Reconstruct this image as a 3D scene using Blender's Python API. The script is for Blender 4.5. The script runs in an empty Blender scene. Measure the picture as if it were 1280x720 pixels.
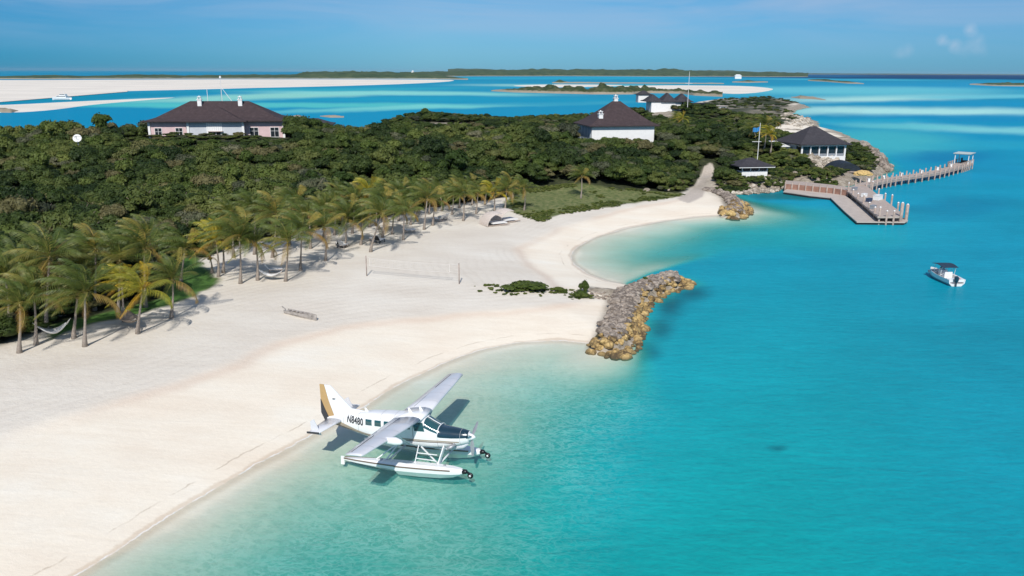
import bpy, bmesh, math, random
import numpy as np
from mathutils import Matrix, Vector, noise as mnoise

PI = math.pi
random.seed(7)
rng = np.random.default_rng(11)
scn = bpy.context.scene
COL = scn.collection

# ------------------------------------------------------------------ camera
CAM_H = 26.0
FPX = 1000.0            # focal length in pixels of a 1280 px wide frame
PITCH = math.atan((360 - 89.7) / FPX)
ROLL = math.radians(0.25)
cam_d = bpy.data.cameras.new('camera')
cam = bpy.data.objects.new('camera', cam_d)
COL.objects.link(cam)
cam_d.sensor_width = 36.0
cam_d.lens = 36.0 * FPX / 1280.0
cam_d.clip_start = 0.5
cam_d.clip_end = 200000.0
CAMR = Matrix.Rotation(PI / 2 - PITCH, 3, 'X') @ Matrix.Rotation(ROLL, 3, 'Z')
cam.matrix_world = Matrix.Translation((0, 0, CAM_H)) @ CAMR.to_4x4()
scn.camera = cam

# ------------------------------------------------------------------ world, sun, exposure
SUN_EL = math.radians(42)
SUN_SH = Vector((0.06, 1.0, 0)).normalized()          # direction shadows fall
world = bpy.data.worlds.new('World')
scn.world = world
world.use_nodes = True
wt = world.node_tree
wt.nodes.clear()
def wn(t, **k):
    n = wt.nodes.new(t)
    for a, b in k.items(): setattr(n, a, b)
    return n
sky = wn('ShaderNodeTexSky', sky_type='NISHITA', sun_disc=False)
sky.sun_elevation = SUN_EL
sky.sun_rotation = math.atan2(-SUN_SH.x, -SUN_SH.y)
sky.altitude = 0; sky.air_density = 1.0; sky.dust_density = 0.2; sky.ozone_density = 3.0
SKY_STRENGTH = 0.10
sun_d = bpy.data.lights.new('sun', 'SUN')
sun_d.energy = 3.9; sun_d.angle = math.radians(0.5); sun_d.color = (1.0, 0.955, 0.89)
sun = bpy.data.objects.new('sun', sun_d); COL.objects.link(sun)
sdir = Vector((SUN_SH.x * math.cos(SUN_EL), SUN_SH.y * math.cos(SUN_EL), -math.sin(SUN_EL)))
sun.rotation_euler = sdir.to_track_quat('-Z', 'Y').to_euler()
sun.location = (0, -60, 90)
scn.view_settings.view_transform = 'Standard'
scn.view_settings.look = 'None'
scn.view_settings.gamma = 1
scn.view_settings.exposure = 0.2
try: scn.view_settings.use_curve_mapping = False
except Exception: pass
scn.cycles.max_bounces = 8
scn.cycles.transparent_max_bounces = 12
scn.cycles.diffuse_bounces = 3
scn.cycles.caustics_reflective = False
scn.cycles.caustics_refractive = False

# sky colour: Nishita, deepened towards the horizon, thin cloud veils in the upper sky
L = wt.links.new
tc = wn('ShaderNodeTexCoord')
sep = wn('ShaderNodeSeparateXYZ'); L(tc.outputs['Generated'], sep.inputs[0])
def wmath(op, a, b=None, clamp=False):
    m = wn('ShaderNodeMath', operation=op, use_clamp=clamp)
    for i, v in enumerate((a, b)):
        if v is None: continue
        if isinstance(v, (int, float)): m.inputs[i].default_value = v
        else: L(v, m.inputs[i])
    return m.outputs[0]
def wramp(fac, stops):
    r = wn('ShaderNodeValToRGB'); L(fac, r.inputs[0])
    el = r.color_ramp.elements
    while len(el) > 1: el.remove(el[0])
    el[0].position = stops[0][0]; el[0].color = (*stops[0][1], 1)
    for p, c in stops[1:]:
        e = el.new(p); e.color = (*c, 1)
    return r.outputs[0]
def wmix(kind, fac, a, b):
    m = wn('ShaderNodeMix', data_type='RGBA', blend_type=kind)
    for s, v in ((0, fac), (6, a), (7, b)):
        if isinstance(v, (int, float)): m.inputs[s].default_value = v
        elif isinstance(v, tuple): m.inputs[s].default_value = v
        else: L(v, m.inputs[s])
    return m.outputs[2]
TINT_LOW, TINT_HIGH = (0.165, 0.45, 0.84), (0.85, 0.87, 0.93)
tint = wramp(wmath('MAXIMUM', sep.outputs[2], 0.0), [(0.0, TINT_LOW), (0.10, (0.28, 0.51, 0.73)), (0.35, TINT_HIGH)])
side = wramp(wmath('ADD', wmath('MULTIPLY', sep.outputs[0], .8), .5), [(0.05, (.20, .68, .86)), (0.42, (1, 1, 1)), (0.9, (.80, .90, .97))])
low = wmath('SUBTRACT', 1.0, wmath('MULTIPLY', sep.outputs[2], 3.0), clamp=True)
side = wmix('MIX', low, (1, 1, 1, 1), side)
base_sky = wmix('MULTIPLY', 1.0, wmix('MULTIPLY', 1.0, sky.outputs[0], tint), side)
mp = wn('ShaderNodeMapping'); L(tc.outputs['Generated'], mp.inputs[0])
mp.inputs['Scale'].default_value = (1.0, 1.0, 9.0)
nz = wn('ShaderNodeTexNoise'); L(mp.outputs[0], nz.inputs[0])
nz.inputs['Scale'].default_value = 3.2; nz.inputs['Detail'].default_value = 7; nz.inputs['Roughness'].default_value = 0.55
nz.inputs['Distortion'].default_value = 0.6
veil = wramp(nz.outputs[0], [(0.40, (0, 0, 0)), (0.66, (1, 1, 1))])
up = wramp(sep.outputs[2], [(0.015, (0, 0, 0)), (0.09, (1, 1, 1))])
vf = wmath('MULTIPLY', wmath('MULTIPLY', veil, up), 0.62)
cl1 = wmix('MIX', vf, base_sky, (3.5, 4.5, 6.2, 1))
# a few small cumulus far out on the right: soft lumps round fixed sky directions
def dirv(px, py):
    v = CAMR @ Vector(((px - 640) / FPX, -(py - 360) / FPX, -1)); return v.normalized()
mp2 = wn('ShaderNodeMapping'); L(tc.outputs['Generated'], mp2.inputs[0]); mp2.inputs['Scale'].default_value = (1, 1, 1.2)
nz2 = wn('ShaderNodeTexNoise'); L(mp2.outputs[0], nz2.inputs[0]); nz2.inputs['Scale'].default_value = 95; nz2.inputs['Detail'].default_value = 6
nz2.inputs['Roughness'].default_value = 0.6
tot = None
for (px, py, r, s) in ((1178, 50, .0085, .5), (1192, 57, .010, .35), (1213, 37, .0095, .5), (1222, 52, .013, .3), (1134, 64, .012, .3), (1120, 68, .010, .2), (1205, 62, .016, .2), (1228, 66, .010, .2)):
    dv = wn('ShaderNodeVectorMath', operation='DISTANCE'); L(tc.outputs['Generated'], dv.inputs[0]); dv.inputs[1].default_value = dirv(px, py)
    g = wmath('SUBTRACT', 1.0, wmath('DIVIDE', dv.outputs['Value'], r), clamp=True)
    g = wmath('MULTIPLY', g, s * 2)
    tot = g if tot is None else wmath('ADD', tot, g)
cum = wramp(wmath('MULTIPLY', tot, wmath('ADD', nz2.outputs[0], 0.15)), [(0.10, (0, 0, 0)), (0.75, (1, 1, 1))])
cl2 = wmix('MIX', wmath('MULTIPLY', cum, 0.55), cl1, (4.2, 5.2, 6.6, 1))
bg = wn('ShaderNodeBackground'); L(cl2, bg.inputs[0]); bg.inputs[1].default_value = SKY_STRENGTH
wo = wn('ShaderNodeOutputWorld'); L(bg.outputs[0], wo.inputs[0])

# ------------------------------------------------------------------ helpers
def lin(r, g=None, b=None):
    if g is None: r, g, b = r
    return tuple((c / 255 / 12.92) if c / 255 <= .04045 else ((c / 255 + .055) / 1.055) ** 2.4 for c in (r, g, b))

def ray(px, py):
    return CAMR @ Vector(((px - 640) / FPX, -(py - 360) / FPX, -1))
def G(px, py, z=0.0):
    """survey point: where the line of sight through (px,py) of the photograph meets height z"""
    d = ray(px, py); t = (z - CAM_H) / d.z
    return Vector((d.x * t, d.y * t, z))
def GY(px, py, Y):
    d = ray(px, py); t = Y / d.y
    return Vector((d.x * t, Y, CAM_H + d.z * t))
CR = np.array(CAMR)
def project(X, Y, Z):
    P = np.stack([X, Y, Z - CAM_H], -1) @ CR          # camera space
    zc = np.maximum(-P[..., 2], 1e-3)
    return 640 + FPX * P[..., 0] / zc, 360 - FPX * P[..., 1] / zc

def sstep(a, b, x):
    t = np.clip((x - a) / (b - a), 0, 1); return t * t * (3 - 2 * t)
def sdist(poly, X, Y):
    """signed distance to polygon, + inside"""
    P = np.asarray(poly, float)[:, :2]; sh = X.shape
    x = X.ravel(); y = Y.ravel(); best = np.full(x.shape, 1e18); ins = np.zeros(x.shape, bool)
    n = len(P)
    for i in range(n):
        ax, ay = P[i]; bx, by = P[(i + 1) % n]
        dx, dy = bx - ax, by - ay; l2 = dx * dx + dy * dy + 1e-12
        t = np.clip(((x - ax) * dx + (y - ay) * dy) / l2, 0, 1)
        best = np.minimum(best, (x - ax - t * dx) ** 2 + (y - ay - t * dy) ** 2)
        c = ((ay > y) != (by > y)) & (x < (bx - ax) * (y - ay) / (by - ay + 1e-30) + ax)
        ins ^= c
    d = np.sqrt(best)
    return np.where(ins, d, -d).reshape(sh)

def smooth_poly(pts, n=4, closed=True):
    """Catmull-Rom through points"""
    P = [Vector(p) for p in pts]; out = []
    m = len(P)
    for i in range(m if closed else m - 1):
        p0 = P[(i - 1) % m] if closed else P[max(i - 1, 0)]
        p1 = P[i]; p2 = P[(i + 1) % m]
        p3 = P[(i + 2) % m] if closed else P[min(i + 2, m - 1)]
        for k in range(n):
            t = k / n
            out.append(.5 * ((2 * p1) + (p2 - p0) * t + (2 * p0 - 5 * p1 + 4 * p2 - p3) * t * t + (3 * p1 - p0 - 3 * p2 + p3) * t ** 3))
    if not closed: out.append(P[-1])
    return out

def vnoise(X, Y, scale, seed=0, octaves=4):
    """numpy value noise, 0..1"""
    out = np.zeros(X.shape); amp = 1; tot = 0
    for o in range(octaves):
        x = X / scale * (2 ** o) + seed * 17.3 + o * 5.1; y = Y / scale * (2 ** o) + seed * 9.7 + o * 3.3
        xi = np.floor(x).astype(np.int64); yi = np.floor(y).astype(np.int64)
        fx = x - xi; fy = y - yi; fx = fx * fx * (3 - 2 * fx); fy = fy * fy * (3 - 2 * fy)
        def h(a, b):
            n = (a * 374761393 + b * 668265263 + seed * 974711) & 0xffffffff
            n = ((n ^ (n >> 13)) * 1274126177) & 0xffffffff
            return ((n ^ (n >> 16)) & 0xffff) / 65535.0
        v = (h(xi, yi) * (1 - fx) + h(xi + 1, yi) * fx) * (1 - fy) + (h(xi, yi + 1) * (1 - fx) + h(xi + 1, yi + 1) * fx) * fy
        out += v * amp; tot += amp; amp *= .5
    return out / tot

class MB:
    """collects faces, links them as ONE mesh object"""
    def __init__(s): s.v = []; s.f = []; s.m = []; s.cur = 0
    def vert(s, p): s.v.append(tuple(p)); return len(s.v) - 1
    def face(s, idx): s.f.append(tuple(idx)); s.m.append(s.cur)
    def quad(s, a, b, c, d): i = len(s.v); s.v += [tuple(a), tuple(b), tuple(c), tuple(d)]; s.face((i, i + 1, i + 2, i + 3))
    def tri(s, a, b, c): i = len(s.v); s.v += [tuple(a), tuple(b), tuple(c)]; s.face((i, i + 1, i + 2))
    def hexa(s, p):       # 8 points: bottom 4 ccw, top 4 ccw
        i = len(s.v); s.v += [tuple(q) for q in p]
        for q in ((3, 2, 1, 0), (4, 5, 6, 7), (0, 1, 5, 4), (1, 2, 6, 5), (2, 3, 7, 6), (3, 0, 4, 7)): s.face([i + k for k in q])
    def box(s, c, size, rot=0.0):
        cx, cy, cz = c; hx, hy, hz = size[0] / 2, size[1] / 2, size[2] / 2; ca, sa = math.cos(rot), math.sin(rot)
        P = []
        for z in (-hz, hz):
            for x, y in ((-hx, -hy), (hx, -hy), (hx, hy), (-hx, hy)): P.append((cx + x * ca - y * sa, cy + x * sa + y * ca, cz + z))
        s.hexa(P)
    def beam(s, a, b, w, h=None, up=Vector((0, 0, 1))):
        a = Vector(a); b = Vector(b); h = h or w; d = (b - a).normalized()
        sx = d.cross(up)
        if sx.length < 1e-4: sx = d.cross(Vector((0, 1, 0)))
        sx.normalize(); sz = sx.cross(d)
        P = []
        for q in (a, b):
            for x, z in ((-1, -1), (1, -1), (1, 1), (-1, 1)): P.append(q + sx * x * w / 2 + sz * z * h / 2)
        s.hexa(P)
    def tube(s, pts, rad, n=8, caps=True):
        pts = [Vector(p) for p in pts]
        if not hasattr(rad, '__len__'): rad = [rad] * len(pts)
        rings = []; prev = None
        for i, p in enumerate(pts):
            d = (pts[min(i + 1, len(pts) - 1)] - pts[max(i - 1, 0)]).normalized()
            if prev is None:
                a = d.cross(Vector((0, 0, 1)));
                if a.length < 1e-3: a = d.cross(Vector((1, 0, 0)))
            else: a = prev - d * prev.dot(d)
            a.normalize(); prev = a; b = d.cross(a)
            rings.append([s.vert(p + (a * math.cos(2 * PI * k / n) + b * math.sin(2 * PI * k / n)) * rad[i]) for k in range(n)])
        for r0, r1 in zip(rings, rings[1:]):
            for k in range(n): s.face((r0[k], r0[(k + 1) % n], r1[(k + 1) % n], r1[k]))
        if caps: s.face(rings[0][::-1]); s.face(rings[-1])
        return rings
    def prism(s, poly, z0, z1):
        """poly: list of xy, extruded"""
        if sum(poly[i][0] * poly[(i + 1) % len(poly)][1] - poly[(i + 1) % len(poly)][0] * poly[i][1] for i in range(len(poly))) < 0: poly = poly[::-1]
        a = [s.vert((p[0], p[1], z0)) for p in poly]; b = [s.vert((p[0], p[1], z1)) for p in poly]
        s.face(a[::-1]); s.face(b)
        for k in range(len(poly)): j = (k + 1) % len(poly); s.face((a[k], a[j], b[j], b[k]))
    def xform(s, M, start=0):
        for i in range(start, len(s.v)): s.v[i] = tuple(M @ Vector(s.v[i]))
    def build(s, name, mats, parent=None, smooth=False, loc=None):
        me = bpy.data.meshes.new(name); me.from_pydata(s.v, [], s.f)
        if not isinstance(mats, (list, tuple)): mats = [mats]
        for m in mats: me.materials.append(m)
        if len(mats) > 1: me.polygons.foreach_set('material_index', s.m)
        if smooth: me.polygons.foreach_set('use_smooth', [True] * len(s.f))
        me.update()
        o = bpy.data.objects.new(name, me); COL.objects.link(o)
        if parent is not None: o.parent = parent
        if loc is not None: o.location = loc
        return o

def tag(o, label=None, cat=None, group=None, kind=None):
    if label: o['label'] = label
    if cat: o['category'] = cat
    if group: o['group'] = group
    if kind: o['kind'] = kind
    return o
def empty(name, loc, rz=0.0):
    o = bpy.data.objects.new(name, None); COL.objects.link(o); o.empty_display_size = .2
    o.location = loc; o.rotation_euler = (0, 0, rz); return o
def copy_tree(o, parent=None):
    c = o.copy(); COL.objects.link(c); c.parent = parent
    for ch in list(o.children): copy_tree(ch, c)
    return c

# ------------------------------------------------------------------ materials
def mat(name):
    m = bpy.data.materials.new(name); m.use_nodes = True; t = m.node_tree
    b = t.nodes['Principled BSDF']; return m, t, b
def N(t, ty, **k):
    n = t.nodes.new(ty)
    for a, b in k.items(): setattr(n, a, b)
    return n
def ramp(t, fac, stops, interp='LINEAR'):
    r = N(t, 'ShaderNodeValToRGB'); t.links.new(fac, r.inputs[0]); el = r.color_ramp.elements; r.color_ramp.interpolation = interp
    while len(el) > 1: el.remove(el[0])
    el[0].position = stops[0][0]; el[0].color = (*stops[0][1], 1)
    for p, c in stops[1:]: e = el.new(p); e.color = (*c, 1)
    return r.outputs[0]
def mixc(t, kind, fac, a, b):
    m = N(t, 'ShaderNodeMix', data_type='RGBA', blend_type=kind)
    for s, v in ((0, fac), (6, a), (7, b)):
        if isinstance(v, (int, float)): m.inputs[s].default_value = v
        elif isinstance(v, tuple): m.inputs[s].default_value = (*v, 1) if len(v) == 3 else v
        else: t.links.new(v, m.inputs[s])
    return m.outputs[2]
def mth(t, op, a, b=None, clamp=False):
    m = N(t, 'ShaderNodeMath', operation=op, use_clamp=clamp)
    for i, v in enumerate((a, b)):
        if v is None: continue
        if isinstance(v, (int, float)): m.inputs[i].default_value = v
        else: t.links.new(v, m.inputs[i])
    return m.outputs[0]
def tnoise(t, scale, detail=4, rough=.55, coords='obj', sc=(1, 1, 1), dist=0.0, rot=0.0):
    tcn = N(t, 'ShaderNodeTexCoord') if coords == 'obj' else N(t, 'ShaderNodeNewGeometry')
    out = tcn.outputs['Object'] if coords == 'obj' else tcn.outputs['Position']
    mpn = N(t, 'ShaderNodeMapping'); t.links.new(out, mpn.inputs[0]); mpn.inputs['Scale'].default_value = sc
    mpn.inputs['Rotation'].default_value = (0, 0, rot)
    n = N(t, 'ShaderNodeTexNoise'); t.links.new(mpn.outputs[0], n.inputs[0])
    n.inputs['Scale'].default_value = scale; n.inputs['Detail'].default_value = detail; n.inputs['Roughness'].default_value = rough; n.inputs['Distortion'].default_value = dist
    return n.outputs[0]
def bump(t, b, h, strength=.3, dist=.05):
    n = N(t, 'ShaderNodeBump'); n.inputs['Strength'].default_value = strength; n.inputs['Distance'].default_value = dist
    t.links.new(h, n.inputs['Height']); t.links.new(n.outputs[0], b.inputs['Normal']); return n
def plain(name, col, rough=.6, var=.12, scale=3.0, metal=0.0, bmp=0.0, spec=.5, coords='obj', coat=0.0):
    m, t, b = mat(name)
    n = tnoise(t, scale, coords=coords)
    lo = tuple(max(c * (1 - var), 0) for c in col); hi = tuple(min(c * (1 + var), 1) for c in col)
    t.links.new(ramp(t, n, [(.3, lo), (.7, hi)]), b.inputs['Base Color'])
    b.inputs['Roughness'].default_value = rough; b.inputs['Metallic'].default_value = metal
    b.inputs['Specular IOR Level'].default_value = spec; b.inputs['Coat Weight'].default_value = coat
    if bmp: bump(t, b, tnoise(t, scale * 6), bmp, .02)
    return m
# ================================================================== GROUND
def GL(pts, z=0.0): return [tuple(G(a, b, z))[:2] for a, b in pts]
shore_px = [(-60, 800), (40, 748), (100, 718), (160, 680), (215, 642), (270, 607), (330, 572), (395, 541), (450, 511), (500, 479), (545, 456),
            (600, 438), (650, 429), (700, 426), (740, 430)]
groin_px = [(748, 440), (772, 440), (792, 430), (797, 408), (806, 383), (832, 361), (856, 353), (848, 347), (815, 352)]
bay_px = [(788, 357), (760, 352), (735, 343), (717, 331), (711, 320), (722, 308), (745, 297), (780, 286), (830, 276), (870, 271), (903, 269)]
cove_px = [(918, 270), (930, 264), (922, 254), (905, 247), (892, 241), (905, 239), (938, 239), (978, 236), (986, 231), (1020, 233), (1056, 233), (1076, 228),
           (1112, 213), (1106, 203), (1086, 185), (1066, 176), (1045, 166), (1020, 161), (1017, 152), (985, 146), (992, 138), (1010, 134), (975, 124)]
far_side = [(255, 790), (200, 800), (150, 690), (110, 560), (70, 470), (20, 425), (-30, 400), (-62, 372), (-74, 330), (-70, 290), (-100, 262), (-180, 250), (-430, 250), (-430, 20), (-100, 10)]
coastline = GL(shore_px + groin_px + bay_px + cove_px) + far_side

veg_front = [(-150, 470), (-60, 445), (0, 431), (60, 412), (120, 401), (165, 392), (212, 380), (244, 367), (270, 352), (262, 340), (246, 330), (262, 318), (300, 308), (345, 296),
             (390, 288), (430, 280), (480, 272), (540, 259), (590, 252), (640, 245), (652, 262), (676, 271), (700, 263), (750, 255), (800, 248), (850, 240), (880, 222), (888, 222),
             (900, 235), (940, 228), (975, 226), (1000, 220), (1045, 226), (1060, 219), (1092, 213), (1098, 203), (1078, 186)]
veg_poly = GL(veg_front, 1.9) + [(103, 330), (120, 370), (170, 470), (215, 640), (250, 700), (235, 770), (200, 780), (158, 680), (118, 556), (78, 462), (24, 415), (-28, 390), (-54, 366), (-66, 328), (-62, 284), (-98, 254),
            (-180, 242), (-420, 242), (-420, 60)]
upper_px = [(-80, 600), (0, 556), (70, 533), (140, 512), (220, 488), (300, 458), (350, 434), (420, 414), (500, 401), (600, 391), (690, 384), (760, 372), (700, 360), (668, 335), (650, 310), (700, 285), (780, 262), (860, 250), (880, 236), (640, 200), (0, 300), (-200, 300)]
upper_poly = GL(upper_px, 1.0)
lawn_a = GL([(60, 424), (62, 404), (120, 392), (200, 372), (214, 350), (226, 322), (248, 322), (262, 336), (276, 352), (246, 368), (212, 381), (165, 393), (120, 402)], 1.9)
lawn_b = GL([(628, 258), (636, 240), (700, 236), (780, 238), (850, 236), (856, 241), (800, 249), (750, 256), (700, 264), (676, 272), (650, 266)], 1.9)
path_poly = GL([(846, 243), (870, 226), (880, 214), (889, 213), (893, 217), (884, 226), (880, 238), (862, 246)], 2.2)
dockyard = GL([(1040, 229), (1052, 222), (1072, 214), (1094, 213), (1092, 222), (1076, 229), (1056, 234)], 1.8)
gravel_core = GL([(742, 428), (750, 412), (760, 385), (764, 368), (735, 362), (736, 358), (770, 361), (800, 352), (835, 341), (852, 344), (850, 352), (822, 362), (803, 372), (797, 395), (790, 418), (778, 430), (755, 432)], .8)
jetty_core = GL([(890, 240), (905, 241), (925, 250), (934, 262), (918, 268), (903, 266), (908, 258), (903, 250)], .8)

HILLS = [(-70, 186, 34, 24, 6.9), (30, 219, 26, 22, 4.6), (-22, 196, 45, 26, 4.6), (86, 220, 22, 18, 4.2), (-45, 338, 26, 44, 4.4), (5, 300, 40, 50, 3.6), (46, 280, 34, 40, 3.4),
         (78, 380, 32, 30, 6.6), (150, 500, 40, 60, 2.0), (214, 690, 22, 34, 3.0), (-150, 172, 70, 34, 5.6), (75, 300, 20, 60, 1.0)]
def terrain(X, Y, full=False):
    X = np.asarray(X, float); Y = np.asarray(Y, float)
    X2 = X + (vnoise(X, Y, 7, 3) - .5) * 1.0; Y2 = Y + (vnoise(X, Y, 7, 4) - .5) * 1.0
    d = sdist(coastline, X2, Y2)
    dv = sdist(veg_poly, X2, Y2)
    rocky = np.maximum(sstep(150, 170, Y) * sstep(35, 50, X), sstep(225, 240, Y))
    zb = 1.75 * (1 - np.exp(-np.maximum(d, 0) / 13))
    zr = 2.3 * (1 - np.exp(-np.maximum(d, 0) / 1.8)) + (vnoise(X, Y, 2.3, 8) - .5) * 1.2 * sstep(0, 2, d)
    z = zb * (1 - rocky) + zr * rocky
    du = sdist(upper_poly, X2, Y2)
    z = z + .16 * sstep(-.8, .8, du) * (1 - rocky)
    z += (vnoise(X, Y, 6, 21) - .5) * .10 * sstep(0, 4, d)
    hill = np.full(X.shape, .8)
    for hx, hy, sx, sy, h in HILLS:
        hill += h * np.exp(-((X - hx) / sx) ** 2 - ((Y - hy) / sy) ** 2)
    z += hill * sstep(1, 26, dv)
    z += (vnoise(X, Y, 9, 31) - .5) * 1.0 * sstep(2, 12, dv)
    gc = np.maximum(sdist(gravel_core, X, Y), sdist(jetty_core, X, Y))
    z = np.maximum(z, -.6 + 1.55 * sstep(-1.0, 1.0, gc) + .1) if gc.max() > -1 else z
    sea = -.055 * np.maximum(-d, 0) ** 1.05
    sea = np.maximum(sea, -4.5)
    z = np.where((d < 0) & (gc < -1.0), sea * 1.0, z)
    z = np.where((d < 0) & (gc >= -1), np.maximum(sea, -.5 + 1.5 * sstep(-1, 1, gc)), z)
    if not full: return z
    return z, d, dv, du, rocky, gc
def TZ(x, y): return float(terrain(np.array([x]), np.array([y]))[0])
def P(px, py, z0=1.6):
    """point of the ground under a photo position"""
    p = G(px, py, z0)
    for _ in range(6): p = G(px, py, TZ(p.x, p.y))
    return p

def axis(segs):
    out = []
    for a, b, s in segs: out += list(np.arange(a, b, s))
    return np.array(out + [segs[-1][1]])
gx = axis([(-450, -170, 7), (-170, -95, 1.6), (-95, 75, .5), (75, 130, 1.5), (130, 330, 5)])
gy = axis([(4, 30, 2), (30, 130, .5), (130, 165, .9), (165, 260, 1.6), (260, 460, 3), (460, 960, 7)])
XX, YY = np.meshgrid(gx, gy)
ZZ, DD, DV, DU, RK, GC = terrain(XX, YY, True)
def grid_mesh(name, XX, YY, ZZ, mats, attrs, keep=None, kind='structure'):
    ny, nx = XX.shape
    co = np.stack([XX, YY, ZZ], -1).reshape(-1, 3)
    idx = np.arange(ny * nx).reshape(ny, nx)
    q = np.stack([idx[:-1, :-1], idx[:-1, 1:], idx[1:, 1:], idx[1:, :-1]], -1).reshape(-1, 4)
    if keep is not None:
        k = keep.ravel()[q].any(1); q = q[k]
        used = np.zeros(len(co), bool); used[q.ravel()] = True
        remap = np.cumsum(used) - 1; q = remap[q]; co = co[used]
        attrs = {a: v.reshape(ny * nx, -1)[used] for a, v in attrs.items()}
    me = bpy.data.meshes.new(name)
    me.vertices.add(len(co)); me.vertices.foreach_set('co', co.ravel())
    me.loops.add(len(q) * 4); me.polygons.add(len(q))
    me.loops.foreach_set('vertex_index', q.ravel().astype(np.int32))
    me.polygons.foreach_set('loop_start', np.arange(len(q), dtype=np.int32) * 4)
    me.polygons.foreach_set('loop_total', np.full(len(q), 4, np.int32))
    me.polygons.foreach_set('use_smooth', np.ones(len(q), bool))
    for a, v in attrs.items():
        v = v.reshape(len(co), -1)
        if v.shape[1] == 1:
            at = me.attributes.new(a, 'FLOAT', 'POINT'); at.data.foreach_set('value', v.ravel().astype(np.float32))
        else:
            at = me.attributes.new(a, 'FLOAT_COLOR', 'POINT')
            c = np.ones((len(co), 4), np.float32); c[:, :3] = v; at.data.foreach_set('color', c.ravel())
    me.materials.append(mats); me.update(); me.validate()
    o = bpy.data.objects.new(name, me); COL.objects.link(o)
    if kind: o['kind'] = kind
    return o

inl = np.maximum(sdist(lawn_a, XX + (vnoise(XX, YY, 2, 5) - .5) * 1.5, YY + (vnoise(XX, YY, 2, 6) - .5) * 1.5), sdist(lawn_b, XX + (vnoise(XX, YY, 3, 5) - .5) * 2.5, YY + (vnoise(XX, YY, 3, 6) - .5) * 2.5))
inp = np.maximum(sdist(path_poly, XX, YY), sdist(dockyard, XX, YY))
m_veg = sstep(-.4, 1.2, DV + (vnoise(XX, YY, 3, 12) - .5) * 2)
m_lawn = sstep(-.3, .5, inl)
m_path = sstep(-.3, .4, inp)
m_rock = RK * (1 - sstep(4, 8, DD + (vnoise(XX, YY, 8, 9) - .5) * 9)) * sstep(-30, 0, DD)
m_rock = np.maximum(m_rock, sstep(-1, .3, GC))
m_rock = np.where((XX > 70) & (YY < 215) & (DD > 0), np.maximum(m_rock, sstep(.58, .78, vnoise(XX, YY, 5, 44)) * .6 * sstep(160, 166, YY)), m_rock)
scar = sstep(.56, .66, vnoise(XX, YY, 14, 71)) * sstep(250, 300, YY) * (1 - sstep(400, 430, YY)) * sstep(-80, -60, XX)
m_rock = np.maximum(m_rock, scar)
m_rock = np.maximum(m_rock, .75 * sstep(.46, .62, vnoise(XX, YY, 20, 73)) * sstep(410, 440, YY) * sstep(60, 90, XX))
bermline = np.exp(-((DU + (vnoise(XX, YY, 5, 77) - .5) * 1.2) / .75) ** 2) * sstep(.3, .5, vnoise(XX, YY, 16, 78)) * sstep(3, 8, DD)

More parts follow.
